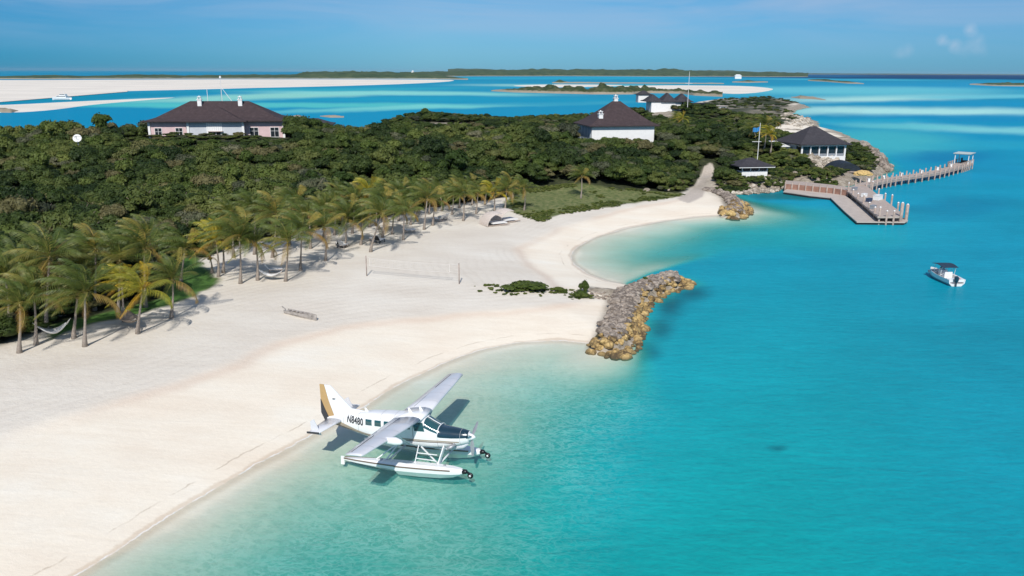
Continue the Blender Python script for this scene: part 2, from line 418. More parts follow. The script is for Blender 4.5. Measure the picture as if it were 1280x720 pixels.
def sand_material():
    m, t, b = mat('coral_sand')
    A = lambda n: N(t, 'ShaderNodeAttribute', attribute_name=n).outputs['Fac']
    big = tnoise(t, .09, 5, coords='pos', sc=(1, 1.6, 1))
    fine = tnoise(t, 2.2, 6, .7, coords='pos')
    low = ramp(t, big, [(.3, (.78, .68, .55)), (.55, (.82, .745, .62)), (.75, (.83, .79, .69))])
    upp = ramp(t, big, [(.3, (.64, .58, .495)), (.6, (.71, .66, .575)), (.8, (.75, .715, .635))])
    c = mixc(t, 'MIX', A('upper'), low, upp)
    c = mixc(t, 'MIX', mth(t, 'MULTIPLY', A('berm'), .38), c, (.56, .40, .30))
    # long shallow drift marks along the beach
    streak = tnoise(t, .55, 5, .6, coords='pos', sc=(.28, 2.2, 1), rot=math.radians(33), dist=.8)
    c = mixc(t, 'MULTIPLY', .35, c, ramp(t, streak, [(.32, (.90, .875, .85)), (.6, (1, 1, 1))]))
    c = mixc(t, 'MULTIPLY', .32, c, ramp(t, fine, [(.3, (.86, .84, .82)), (.65, (1.0, 1, 1))]))
    spk = tnoise(t, 9, 3, .8, coords='pos')
    c = mixc(t, 'MULTIPLY', mth(t, 'MULTIPLY', A('upper'), .8), c, ramp(t, spk, [(.66, (1, 1, 1)), (.78, (.62, .56, .5))]))
    # wet strip by the waterline
    wetc = mixc(t, 'MULTIPLY', 1.0, c, (.84, .775, .71))
    small = mth(t, 'MULTIPLY', mth(t, 'SUBTRACT', tnoise(t, 1.1, 4, .6, coords='pos'), .5), .55)
    wide = mth(t, 'ADD', mth(t, 'MULTIPLY', tnoise(t, .11, 2, .5, coords='pos'), 1.5), -.25)
    ds_n = mth(t, 'ADD', A('dsh'), small)
    wet_f = mth(t, 'MULTIPLY', mth(t, 'MULTIPLY', mth(t, 'SUBTRACT', wide, ds_n), 5.0, clamp=True), A('beach'))
    wet_f = mth(t, 'MULTIPLY', wet_f, mth(t, 'MULTIPLY', mth(t, 'ADD', A('dsh'), .9), 2.0, clamp=True))
    c = mixc(t, 'MIX', mth(t, 'MULTIPLY', wet_f, .75), c, wetc)
    # wrack line at the last high water and a thread of foam at the edge
    def thread(off, width, gain):
        return mth(t, 'MULTIPLY', mth(t, 'SUBTRACT', 1.0, mth(t, 'DIVIDE', mth(t, 'ABSOLUTE', mth(t, 'SUBTRACT', ds_n, off)), width), clamp=True), gain)
    brk = ramp(t, tnoise(t, .35, 4, .6, coords='pos'), [(.45, (0, 0, 0)), (.58, (1, 1, 1))])
    c = mixc(t, 'MIX', mth(t, 'MULTIPLY', mth(t, 'MULTIPLY', thread(1.55, .10, .5), brk), A('beach')), c, (.33, .25, .17))
    c = mixc(t, 'MIX', mth(t, 'MULTIPLY', mth(t, 'MULTIPLY', thread(-.02, .09, .75), A('beach')), ramp(t, tnoise(t, .5, 4, .6, coords='pos'), [(.42, (0, 0, 0)), (.55, (1, 1, 1))])), c, (.86, .86, .84))
    # rake lines combed along the upper beach
    rk_n = mth(t, 'ADD', mth(t, 'MULTIPLY', A('du'), 5.2), mth(t, 'MULTIPLY', tnoise(t, .25, 3, .5, coords='pos'), 9.0))
    rake = mth(t, 'MULTIPLY', mth(t, 'SINE', rk_n), mth(t, 'MULTIPLY', A('upper'), ramp(t, tnoise(t, .07, 2, .5, coords='pos'), [(.40, (0, 0, 0)), (.6, (1, 1, 1))])))
    c = mixc(t, 'MULTIPLY', 1.0, c, ramp(t, mth(t, 'ADD', mth(t, 'MULTIPLY', rake, .5), .5), [(0, (.955, .95, .945)), (.5, (1, 1, 1)), (1, (1.0, 1.0, 1.0))]))
    # scrub floor, lawn, path, rock
    vg = ramp(t, tnoise(t, .8, 6, .65, coords='pos'), [(.3, (.018, .022, .010)), (.55, (.035, .045, .016)), (.75, (.09, .085, .05))])
    c = mixc(t, 'MIX', A('veg'), c, vg)
    lw = ramp(t, tnoise(t, 1.1, 7, .7, coords='pos'), [(.3, (.05, .08, .02)), (.48, (.115, .14, .045)), (.70, (.24, .22, .10))])
    lw = mixc(t, 'MIX', A('lawna'), lw, ramp(t, tnoise(t, 1.6, 6, .7, coords='pos'), [(.3, (.035, .095, .014)), (.6, (.07, .155, .028))]))
    c = mixc(t, 'MIX', A('lawn'), c, lw)
    c = mixc(t, 'MIX', A('path'), c, ramp(t, fine, [(.3, (.40, .34, .29)), (.7, (.55, .49, .42))]))
    rk = ramp(t, tnoise(t, .7, 8, .75, coords='pos', sc=(1, 1.4, 1.4)), [(.3, (.10, .085, .06)), (.46, (.26, .22, .17)), (.62, (.42, .37, .30)), (.8, (.55, .50, .43))])
    c = mixc(t, 'MIX', A('rock'), c, rk)
    t.links.new(c, b.inputs['Base Color'])
    rr = N(t, 'ShaderNodeMapRange'); t.links.new(wet_f, rr.inputs[0]); rr.inputs[3].default_value = .95; rr.inputs[4].default_value = .38
    t.links.new(rr.outputs[0], b.inputs['Roughness']); b.inputs['Specular IOR Level'].default_value = .3
    h = mth(t, 'ADD', mth(t, 'ADD', mth(t, 'MULTIPLY', streak, .35), mth(t, 'MULTIPLY', rake, .10)), mth(t, 'MULTIPLY', tnoise(t, 3.2, 6, .7, coords='pos'), .5))
    foot = mth(t, 'MULTIPLY', tnoise(t, 1.6, 3, .5, coords='pos'), A('upper'))
    h = mth(t, 'ADD', h, mth(t, 'MULTIPLY', foot, .7))
    h = mth(t, 'ADD', h, mth(t, 'MULTIPLY', mth(t, 'MULTIPLY', tnoise(t, .9, 8, .8, coords='pos'), A('rock')), 9))
    bump(t, b, h, .42, .14)
    return m
SAND = sand_material()
dn_ = DD + (vnoise(XX, YY, 4, 51) - .5) * .9
ground = grid_mesh('ground', XX, YY, ZZ, SAND, dict(upper=sstep(-1.5, 2.0, DU), berm=bermline, veg=m_veg * (1 - m_path), lawn=m_lawn, lawna=sstep(-.3, .6, sdist(lawn_a, XX, YY)), path=m_path, rock=m_rock, dsh=DD, du=DU, beach=(1 - RK) * (1 - sstep(-1, .3, GC))),
                   keep=(DD > -60))
tag(ground, kind='structure')

# ================================================================== WATER
deps = np.concatenate([np.linspace(.001, .006, 12)[:-1], np.arange(.006, .16, .0011), np.arange(.16, .62, .0022), np.arange(.62, 1.35, .02)])
az = np.concatenate([np.arange(-75, -36, 1.0), np.arange(-36, 37, .115), np.arange(37, 76, 1.0)]) * PI / 180
RR = CAM_H / np.tan(deps)[::-1]
AZ, R2 = np.meshgrid(az, RR[::-1][::-1])
R2 = np.repeat(RR[:, None], len(az), 1); AZ = np.repeat(az[None, :], len(RR), 0)
WX = R2 * np.sin(AZ); WY = R2 * np.cos(AZ)
dW = -sdist(coastline, WX + (vnoise(WX, WY, 7, 3) - .5) * 1.0, WY + (vnoise(WX, WY, 7, 4) - .5) * 1.0)     # + = out at sea
SPX, SPY = project(WX, WY, np.zeros_like(WX))
SPY = SPY + 0
# survey of the sea bed: sand flats, channels and weed beds (each entry: centre and half size of one flat, read off the photograph and laid on z=0)
n1 = vnoise(SPX, SPY * 6, 90, 61) - .5; n2 = vnoise(SPX, SPY * 5, 30, 62) - .5
qx = SPX + n2 * 14; qy = SPY + n1 * np.clip((SPY - 88) * .10, .3, 6) + n2 * np.clip((SPY - 88) * .035, .1, 3)
def L3(c): return np.array(lin(c))
def colmix(c, mask, target): return c * (1 - mask[..., None]) + L3(target) * mask[..., None]
# base ramp by apparent distance
stops = [(88, (18, 138, 182)), (97, (24, 138, 182)), (108, (40, 150, 190)), (128, (28, 146, 190)), (160, (18, 148, 194)), (200, (22, 150, 190)), (280, (24, 156, 190)), (400, (26, 160, 184)), (560, (26, 162, 176)), (760, (24, 160, 166))]
ys = np.array([s[0] for s in stops]); cs = np.array([L3(s[1]) for s in stops])
WC = np.stack([np.interp(SPY, ys, cs[:, k]) for k in range(3)], -1)
WC = colmix(WC, sstep(900, 1300, SPX) * sstep(220, 320, SPY) * .45, (24, 140, 180))
def flat(cx, cy, rx, ry, col, a=1.0, tilt=0.0, p=2, soft=.6):
    global WC
    u = (qx - cx) / rx; v = (qy - cy - tilt * (qx - cx)) / ry
    r = (np.abs(u) ** p + np.abs(v) ** p) ** (1 / p)
    WC = colmix(WC, (1 - sstep(1 - soft, 1 + soft * .6, r)) * a, col)
WHITE = (205, 226, 226); PALE = (150, 208, 214); TURQ = (82, 190, 206); DEEP = (14, 132, 184); NAVY = (3, 52, 104)
# left lagoon
flat(80, 146, 260, 22, (14, 140, 188), .9)
flat(190, 127.5, 120, 5, (70, 178, 196), .9, -.02)
flat(60, 124, 230, 3.6, (16, 140, 176), .95, -.045)
flat(330, 121, 190, 4.4, (172, 214, 208), .95, -.03)
flat(500, 116.5, 190, 3.0, (166, 218, 216), .9, .01)
flat(430, 111.5, 160, 1.8, (60, 172, 194), .8, -.01)
flat(560, 103, 90, 1.6, (30, 150, 190), .9)
flat(560, 124.5, 230, 3.0, (26, 158, 196), .9, .0)
flat(340, 131.5, 260, 3.2, (110, 204, 204), .8, .0)
flat(520, 135, 240, 3.4, (150, 216, 214), .85, -.03)
flat(470, 147, 190, 9, (16, 146, 192), .9)
flat(660, 128, 120, 6, (20, 150, 192), .8)
flat(700, 106.5, 130, 1.8, (186, 216, 214), .8)
flat(700, 97.5, 260, 1.8, (38, 166, 204), .9)
# right banks
flat(1160, 94.8, 330, 4.4, NAVY, .95, .008, p=4, soft=.3)
flat(900, 93.8, 200, 2.0, (12, 96, 150), .8, .006, p=4, soft=.3)
flat(1060, 99.6, 140, 1.1, (80, 180, 212), .8, .006)
flat(1200, 108, 200, 6, (40, 150, 200), .7)
flat(1060, 113, 200, 5, (128, 198, 218), .85, .004)
flat(1090, 123.5, 140, 4.6, WHITE, .95, -.022, soft=.9); flat(1080, 117, 220, 5, (120, 196, 216), .55, .0, soft=.9)
flat(1240, 121, 120, 2.4, (130, 200, 220), .85, -.01)
flat(1200, 129, 190, 3.0, (24, 148, 198), .9)
flat(1140, 139.2, 230, 5.6, (206, 230, 232), .97, .004, p=3, soft=.75)
flat(1260, 147.5, 200, 5, (18, 142, 194), .9, .01)
flat(1080, 151, 90, 4, (40, 170, 205), .7)
flat(1240, 162, 160, 5.0, (160, 214, 222), .85, .045, soft=.9)
flat(1130, 157, 80, 3.2, (120, 200, 212), .7, .03)
flat(1110, 176, 100, 18, (84, 184, 200), .85, .05)
flat(1230, 181, 90, 6, (50, 168, 200), .6)
flat(1190, 196, 60, 9, (16, 128, 178), .85, .02)
flat(1230, 214, 90, 14, (26, 150, 196), .6)
flat(1190, 262, 80, 16, (18, 134, 174), .75, -.12)
flat(1110, 268, 60, 12, (20, 142, 176), .6)
flat(1010, 300, 130, 16, (30, 172, 194), .6)
flat(940, 262, 50, 9, (20, 120, 140), .55)
flat(980, 244, 60, 6, (34, 104, 106), .75)
# weed and rubble beds seaward of the groin and the lone dark patch
for cx, cy, rx, ry, a in ((868, 366, 22, 9, .8), (836, 384, 20, 14, .85), (826, 412, 18, 15, .8), (806, 438, 22, 12, .8), (786, 447, 30, 6, .6), (972, 560, 14, 4.5, .7), (850, 374, 26, 14, .5), (930, 278, 16, 8, .6), (945, 262, 12, 12, .5)):
    flat(cx, cy, rx, ry, (18, 84, 104), a * .85, p=2, soft=.9)
mottle = vnoise(WX, WY, 10, 81); mott2 = vnoise(WX, WY, 30, 82)
WC = WC * (1 + ((mottle - .5) * .20 + (mott2 - .5) * .34 + (vnoise(WX + WY * .5, WY * 3.2, 26, 85) - .5) * .22)[..., None] * sstep(150, 260, SPY)[..., None])
# shallow strip along the beaches: the water gets clear enough to see the sand bed
seg_beach = -sdist(GL(shore_px + [(740, 430), (740, 300), (-60, 300)]), WX, WY)
nd = (vnoise(WX, WY, 6, 91) - .5)
Ls = 10.0 + 9.5 * np.exp(-((SPX - 600) / 150) ** 2) * sstep(400, 440, SPY) + 4.0 * (1 - sstep(340, 390, SPY)) * sstep(690, 720, SPX) * (1 - sstep(840, 930, SPX))
rocksea = np.maximum(sstep(150, 170, WY) * sstep(38, 55, WX), sstep(225, 240, WY))
Ls = Ls * (1 - rocksea) + 1.2 * rocksea
# beyond the groin the bed drops off at once
gdist = -sdist(GL([(757, 425), (790, 400), (800, 372), (852, 349), (790, 357), (765, 380)]), WX, WY)
east = sstep(-1.5, 3.0, (WX - np.interp(WY, [45, 56, 62, 69, 77, 82, 90, 98, 104, 125], [1, 5.5, 8.0, 9.0, 8.5, 8.0, 8.0, 12, 17, 38])) * np.interp(WY, [45, 60, 74, 82], [.22, .30, .6, 1.2])) * (1 - sstep(106, 124, WY))
Ls = Ls * (1 - east) + .7 * east
dd = np.maximum(dW + nd * 3.0, 0)
OP = 1 - np.exp(-(dd / Ls) ** 1.9)
OP = np.clip(OP, 0.0, 1); OP = np.where(dW > 45, 1, OP); OP = OP * sstep(0, .5, dW + .25) * .97 + .0
OP = np.where(dW > 45, 1.0, OP)
# colour of thin water is greener and paler
thin = np.exp(-(dd / (Ls * 1.7)) ** 1.5)
WC = WC * (1 - thin[..., None] * .7) + L3((72, 192, 172)) * thin[..., None] * .7
WC = WC * np.array([.60, .86, .78]) * np.where(SPY < 240, 1.0, 1.0)[..., None]

def water_material():
    m = bpy.data.materials.new('sea_water'); m.use_nodes = True; t = m.node_tree; t.nodes.clear()
    out = N(t, 'ShaderNodeOutputMaterial'); LK = t.links.new
    wc = N(t, 'ShaderNodeAttribute', attribute_name='wcol').outputs['Color']
    op = N(t, 'ShaderNodeAttribute', attribute_name='wop').outputs['Fac']
    geo = N(t, 'ShaderNodeNewGeometry').outputs['Position']
    def wav(scale, sc, rot, detail=4, rough=.55, dist=.4):
        return tnoise(t, scale, detail, rough, coords='pos', sc=sc, rot=rot, dist=dist)
    w1 = wav(.9, (.5, 1.6, 1), math.radians(-12)); w2 = wav(2.4, (.8, 1.5, 1), math.radians(14), 5, .6); w3 = wav(.16, (.5, 1.5, 1), math.radians(-6), 3)
    h = mth(t, 'ADD', mth(t, 'MULTIPLY', w1, .6), mth(t, 'MULTIPLY', w2, .28)); h = mth(t, 'ADD', h, mth(t, 'MULTIPLY', w3, 1.2))
    bm = N(t, 'ShaderNodeBump'); bm.inputs['Strength'].default_value = .5; bm.inputs['Distance'].default_value = .32; LK(h, bm.inputs['Height'])
    # focused light painted into the shallow water's colour: net of bright lines, darker cells
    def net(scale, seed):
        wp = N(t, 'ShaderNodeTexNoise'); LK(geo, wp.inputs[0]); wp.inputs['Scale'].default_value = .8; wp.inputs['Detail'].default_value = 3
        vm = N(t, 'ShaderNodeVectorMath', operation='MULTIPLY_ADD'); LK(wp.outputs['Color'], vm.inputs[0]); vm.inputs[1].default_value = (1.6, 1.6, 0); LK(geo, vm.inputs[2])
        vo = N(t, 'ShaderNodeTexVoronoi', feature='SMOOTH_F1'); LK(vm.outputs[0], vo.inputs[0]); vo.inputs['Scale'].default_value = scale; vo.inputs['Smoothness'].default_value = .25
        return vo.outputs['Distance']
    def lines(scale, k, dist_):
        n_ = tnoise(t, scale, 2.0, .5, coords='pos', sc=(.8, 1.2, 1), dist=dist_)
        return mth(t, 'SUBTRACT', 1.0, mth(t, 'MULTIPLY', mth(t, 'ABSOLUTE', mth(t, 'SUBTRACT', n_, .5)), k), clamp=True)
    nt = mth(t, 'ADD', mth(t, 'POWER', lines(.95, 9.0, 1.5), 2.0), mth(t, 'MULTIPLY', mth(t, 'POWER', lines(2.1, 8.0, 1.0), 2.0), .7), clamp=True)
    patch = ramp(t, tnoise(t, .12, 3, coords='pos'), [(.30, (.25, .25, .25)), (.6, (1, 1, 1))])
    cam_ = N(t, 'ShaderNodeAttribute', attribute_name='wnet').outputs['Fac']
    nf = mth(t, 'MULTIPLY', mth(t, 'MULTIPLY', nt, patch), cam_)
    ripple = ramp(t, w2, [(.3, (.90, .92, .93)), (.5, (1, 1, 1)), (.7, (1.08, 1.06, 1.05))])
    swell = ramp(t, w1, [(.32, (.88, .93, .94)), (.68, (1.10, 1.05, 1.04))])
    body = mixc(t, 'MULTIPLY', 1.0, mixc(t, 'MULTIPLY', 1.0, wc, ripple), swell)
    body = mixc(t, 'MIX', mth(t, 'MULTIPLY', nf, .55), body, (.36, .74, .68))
    df = N(t, 'ShaderNodeBsdfDiffuse'); LK(body, df.inputs[0]); LK(bm.outputs[0], df.inputs['Normal'])
    tr = N(t, 'ShaderNodeBsdfTransparent')
    tr_c = ramp(t, mth(t, 'ADD', op, 0.0), [(0.0, (.95, .975, .965)), (.015, (.85, .915, .905)), (.10, (.80, .92, .90)), (.5, (.64, .90, .87)), (1, (.5, .88, .85))])
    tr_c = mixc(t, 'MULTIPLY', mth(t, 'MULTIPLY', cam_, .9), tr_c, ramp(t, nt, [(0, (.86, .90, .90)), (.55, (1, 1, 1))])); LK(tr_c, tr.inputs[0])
    mx = N(t, 'ShaderNodeMixShader'); opn = mth(t, 'ADD', op, mth(t, 'MULTIPLY', mth(t, 'MULTIPLY', nf, .0), op), clamp=True)
    LK(opn, mx.inputs[0]); LK(tr.outputs[0], mx.inputs[1]); LK(df.outputs[0], mx.inputs[2])
    gl = N(t, 'ShaderNodeBsdfGlossy'); gl.inputs['Roughness'].default_value = .12; LK(bm.outputs[0], gl.inputs['Normal']); gl.inputs[0].default_value = (.9, .95, 1, 1)
    fr = N(t, 'ShaderNodeFresnel'); fr.inputs[0].default_value = 1.33; LK(bm.outputs[0], fr.inputs['Normal'])
    ff = mth(t, 'MINIMUM', mth(t, 'MULTIPLY', fr.outputs[0], .45), .07)
    m2 = N(t, 'ShaderNodeMixShader'); LK(ff, m2.inputs[0]); LK(mx.outputs[0], m2.inputs[1]); LK(gl.outputs[0], m2.inputs[2])
    LK(m2.outputs[0], out.inputs[0])
    return m
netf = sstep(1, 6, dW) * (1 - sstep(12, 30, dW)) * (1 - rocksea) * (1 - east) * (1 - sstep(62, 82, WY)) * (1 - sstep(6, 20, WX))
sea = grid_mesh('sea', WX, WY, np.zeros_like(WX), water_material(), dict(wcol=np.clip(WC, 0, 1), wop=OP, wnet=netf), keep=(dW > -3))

# ================================================================== FAR LANDS
def ridge_mat(name, cols, rockc, sc):
    m, t, b = mat(name)
    n = tnoise(t, sc, 8, .7, coords='pos', sc=(1, .6, 2))
    c = ramp(t, n, [(.32, cols[0]), (.5, cols[1]), (.68, cols[2])])
    geo = N(t, 'ShaderNodeNewGeometry'); sp = N(t, 'ShaderNodeSeparateXYZ'); t.links.new(geo.outputs['Position'], sp.inputs[0])
    n2 = tnoise(t, sc * 1.7, 5, .6, coords='pos')
    zz = mth(t, 'SUBTRACT', sp.outputs[2], mth(t, 'MULTIPLY', n2, 4.0))
    f = mth(t, 'SUBTRACT', 1.0, mth(t, 'MULTIPLY', zz, .8), clamp=True)
    f = mth(t, 'MULTIPLY', f, rockc[3])
    c = mixc(t, 'MIX', f, c, rockc[:3]); t.links.new(c, b.inputs['Base Color']); b.inputs['Roughness'].default_value = .95
    b.inputs['Specular IOR Level'].default_value = .1
    bump(t, b, n, .8, 2.0)
    return m
FARGREEN = ridge_mat('far_scrub', [(.03, .055, .03), (.055, .09, .045), (.10, .125, .06)], (.45, .40, .32, .7), .02)
NEARGREEN = ridge_mat('islet_scrub', [(.02, .04, .015), (.05, .07, .028), (.13, .12, .07)], (.34, .29, .22, .9), .10)
BARSAND = plain('sandbank_sand', (.72, .66, .57), .95, .10, .01, coords='pos')
def ridge(name, pts, width, m, seed=0, nseg=10, rough=.25):
    """long low island: waterline and skyline positions along its length"""
    pts = [(a, b, c) for a, b, c in pts]
    xs = np.array([p[0] for p in pts], float); n = max(24, int((xs[-1] - xs[0]) / 2.2))
    q = np.linspace(xs[0], xs[-1], n); yb = np.interp(q, xs, [p[1] for p in pts]); yt = np.interp(q, xs, [p[2] for p in pts])
    X = np.zeros((nseg + 1, n)); Y = X.copy(); Z = X.copy()
    for i in range(n):
        b0 = G(q[i], yb[i]); w = width * (.7 + .5 * ((i / (n - 1)) * (1 - i / (n - 1)) * 4) ** .5)
        dirn = Vector((b0.x, b0.y, 0)).normalized()
        top = ray(q[i], yt[i]); mid = Vector((b0.x, b0.y, 0)) + dirn * w * .5
        s = mid.y / top.y; h = max(CAM_H + top.z * s, .5)
        jag = .75 + rough * 1.6 * float(vnoise(np.array([i * 1.0]), np.array([seed * 7.0]), 4, seed)[0])
        for k in range(nseg + 1):
            u = k / nseg; p = b0 + dirn * w * u
            X[k, i] = p.x; Y[k, i] = p.y
            nn = float(vnoise(np.array([i * 1.0]), np.array([k * 1.0]), 2.5, seed + 3)[0]) - .5
            Z[k, i] = h * jag / (.75 + rough * .8) * math.sin(PI * u) ** .6 * (1 + nn * rough * 2.2) - .25 if 0 < k < nseg else -.5
    o = grid_mesh(name, X, Y, Z, m, {}); return o
ridge('far_island', [(-60, 98.5, 95), (0, 99, 95.2), (60, 99, 93.5), (110, 98.7, 95), (170, 98.6, 92.6), (230, 98.5, 94), (300, 98.5, 93.2), (370, 98.5, 93), (380, 98.5, 89.5), (450, 98.5, 88.5), (520, 98.5, 90.5), (560, 99.2, 95), (585, 99.8, 98)], 700, FARGREEN, 1, rough=.18)
ridge('far_island', [(500, 95.5, 90), (560, 95.5, 89), (600, 95.2, 87.5), (660, 95.2, 86.2), (700, 95, 86.8), (740, 95.2, 86.8), (790, 95.4, 86.9), (815, 95.6, 86.7), (832, 95.6, 85.6), (850, 95.6, 86.8), (872, 95.6, 88.8), (905, 95.6, 89.6), (960, 96, 89.8), (1010, 96, 91)], 1800, FARGREEN, 2, rough=.15)
ridge('distant_hills', [(560, 91.6, 86.0), (600, 91.6, 85.8), (640, 91.6, 88)], 1500, FARGREEN, 3, rough=.1)
ridge('distant_hills', [(860, 92.6, 88.3), (890, 92.6, 87.6), (915, 92.6, 88.2), (960, 92.8, 90.8), (1010, 93, 91.6), (1280, 93.6, 92.8)], 1500, FARGREEN, 4, rough=.1)
ridge('islet', [(614, 114, 112.6), (640, 115.5, 110), (680, 116.5, 108), (740, 118, 109.5), (748, 118, 105.5), (770, 118, 108), (790, 118, 109), (802, 117, 106), (815, 116.5, 109), (850, 117, 111), (868, 119.5, 113), (903, 121, 115)], 70, NEARGREEN, 5, rough=.5)
ridge('islet', [(690, 104, 103), (700, 104.2, 99.8), (712, 104.2, 102.4), (800, 104.5, 103), (905, 105, 103.6)], 160, FARGREEN, 6, rough=.4)
ridge('islet', [(915, 103, 102), (935, 103.5, 100.4), (960, 103, 101.8)], 200, FARGREEN, 7, rough=.3)
ridge('islet', [(1010, 101, 99.6), (1030, 102, 98.6), (1060, 104.5, 101.5), (1080, 105.2, 104.2)], 260, FARGREEN, 8, rough=.3)
ridge('islet', [(1212, 106, 104.8), (1240, 107.5, 103), (1300, 108.5, 103.2)], 260, FARGREEN, 9, rough=.3)
ridge('islet', [(989, 122, 121), (1000, 123.5, 119.5), (1015, 124, 120.6), (1032, 125.5, 124.4)], 50, NEARGREEN, 10, rough=.4)
ridge('islet', [(-60, 139, 134), (0, 140.8, 134.5), (14, 141, 136), (23, 139.5, 138)], 26, NEARGREEN, 11, rough=.3)
ridge('islet', [(364, 145.5, 144.4), (372, 146, 143.4), (381, 146, 144.6)], 8, NEARGREEN, 12, rough=.3)
ridge('islet', [(400, 145.5, 144.6), (412, 147, 143.2), (430, 147, 144.6)], 9, NEARGREEN, 13, rough=.3)
def bank(name, outline_px, h=.5):
    P_ = [G(a, b, 0) for a, b in outline_px]; P_ = smooth_poly(P_, 3); c = sum(P_, Vector()) / len(P_)
    mb = MB(); rings = []
    for f, z in ((1, -.15), (.94, h * .6), (.6, h)):
        rings.append([mb.vert((c.x + (p.x - c.x) * f, c.y + (p.y - c.y) * f, z)) for p in P_])
    n = len(P_)
    for a, b in zip(rings, rings[1:]):
        for k in range(n): mb.face((a[k], a[(k + 1) % n], b[(k + 1) % n], b[k]))
    mb.face(rings[-1]); o = mb.build(name, BARSAND); return tag(o, kind='structure')
bank('sandbank', [(-90, 128), (0, 121.5), (80, 117.5), (160, 114), (240, 112.2), (320, 110), (430, 107.5), (530, 104), (570, 101), (540, 99.4), (300, 99), (0, 100), (-90, 100)])
bank('sandbank', [(-90, 146), (0, 141), (28, 140.4), (70, 137), (112, 131.5), (160, 127), (222, 121.8), (150, 124.6), (85, 127.5), (0, 131.5), (-90, 133)], .35)
bank('sandbank', [(770, 108), (830, 106.6), (900, 107), (940, 108), (968, 111), (955, 115), (925, 117.5), (900, 116.5), (860, 114), (800, 110)], .4)
bank('sandbank', [(640, 107), (700, 105.6), (780, 106.5), (740, 108.6), (680, 109)], .4)
# ================================================================== VEGETATION
def leaf_mat(name, dark, mid, light, trans=.25, dry=None):
    m, t, b = mat(name)
    oi = N(t, 'ShaderNodeObjectInfo').outputs['Random']
    n1 = tnoise(t, 1.3, 4, .6, coords='pos'); n2 = tnoise(t, .05, 3, .5, coords='pos')
    f = mth(t, 'ADD', mth(t, 'MULTIPLY', n1, .42), mth(t, 'MULTIPLY', oi, .40)); f = mth(t, 'ADD', f, mth(t, 'MULTIPLY', mth(t, 'SUBTRACT', n2, .5), .9))
    c = ramp(t, f, [(.20, dark), (.42, mid), (.70, light)])
    if dry:
        d = ramp(t, oi, [(.91, (0, 0, 0)), (.95, (1, 1, 1))], 'LINEAR'); c = mixc(t, 'MIX', mth(t, 'MULTIPLY', d, .55), c, dry)
    t.links.new(c, b.inputs['Base Color']); b.inputs['Roughness'].default_value = .62; b.inputs['Specular IOR Level'].default_value = .25
    tl = N(t, 'ShaderNodeBsdfTranslucent'); t.links.new(c, tl.inputs[0]); ms = N(t, 'ShaderNodeMixShader'); ms.inputs[0].default_value = trans
    t.links.new(b.outputs[0], ms.inputs[1]); t.links.new(tl.outputs[0], ms.inputs[2]); t.links.new(ms.outputs[0], t.nodes['Material Output'].inputs[0])
    return m
SCRUB = leaf_mat('scrub_leaves', (.019, .038, .009), (.060, .090, .019), (.148, .168, .042), .25, (.16, .12, .07))
SCRUB2 = leaf_mat('fresh_scrub_leaves', (.035, .065, .012), (.085, .125, .024), (.17, .20, .05), .28)
SCRUB3 = leaf_mat('grey_scrub_leaves', (.045, .055, .030), (.095, .105, .055), (.17, .165, .095), .2)
SHRUBG = leaf_mat('shrub_leaves', (.065, .10, .018), (.13, .165, .035), (.21, .23, .065), .3)
BARK = plain('palm_bark', (.26, .22, .185), .9, .25, 6)
BARK2 = plain('scrub_bark', (.16, .13, .10), .9, .3, 6)

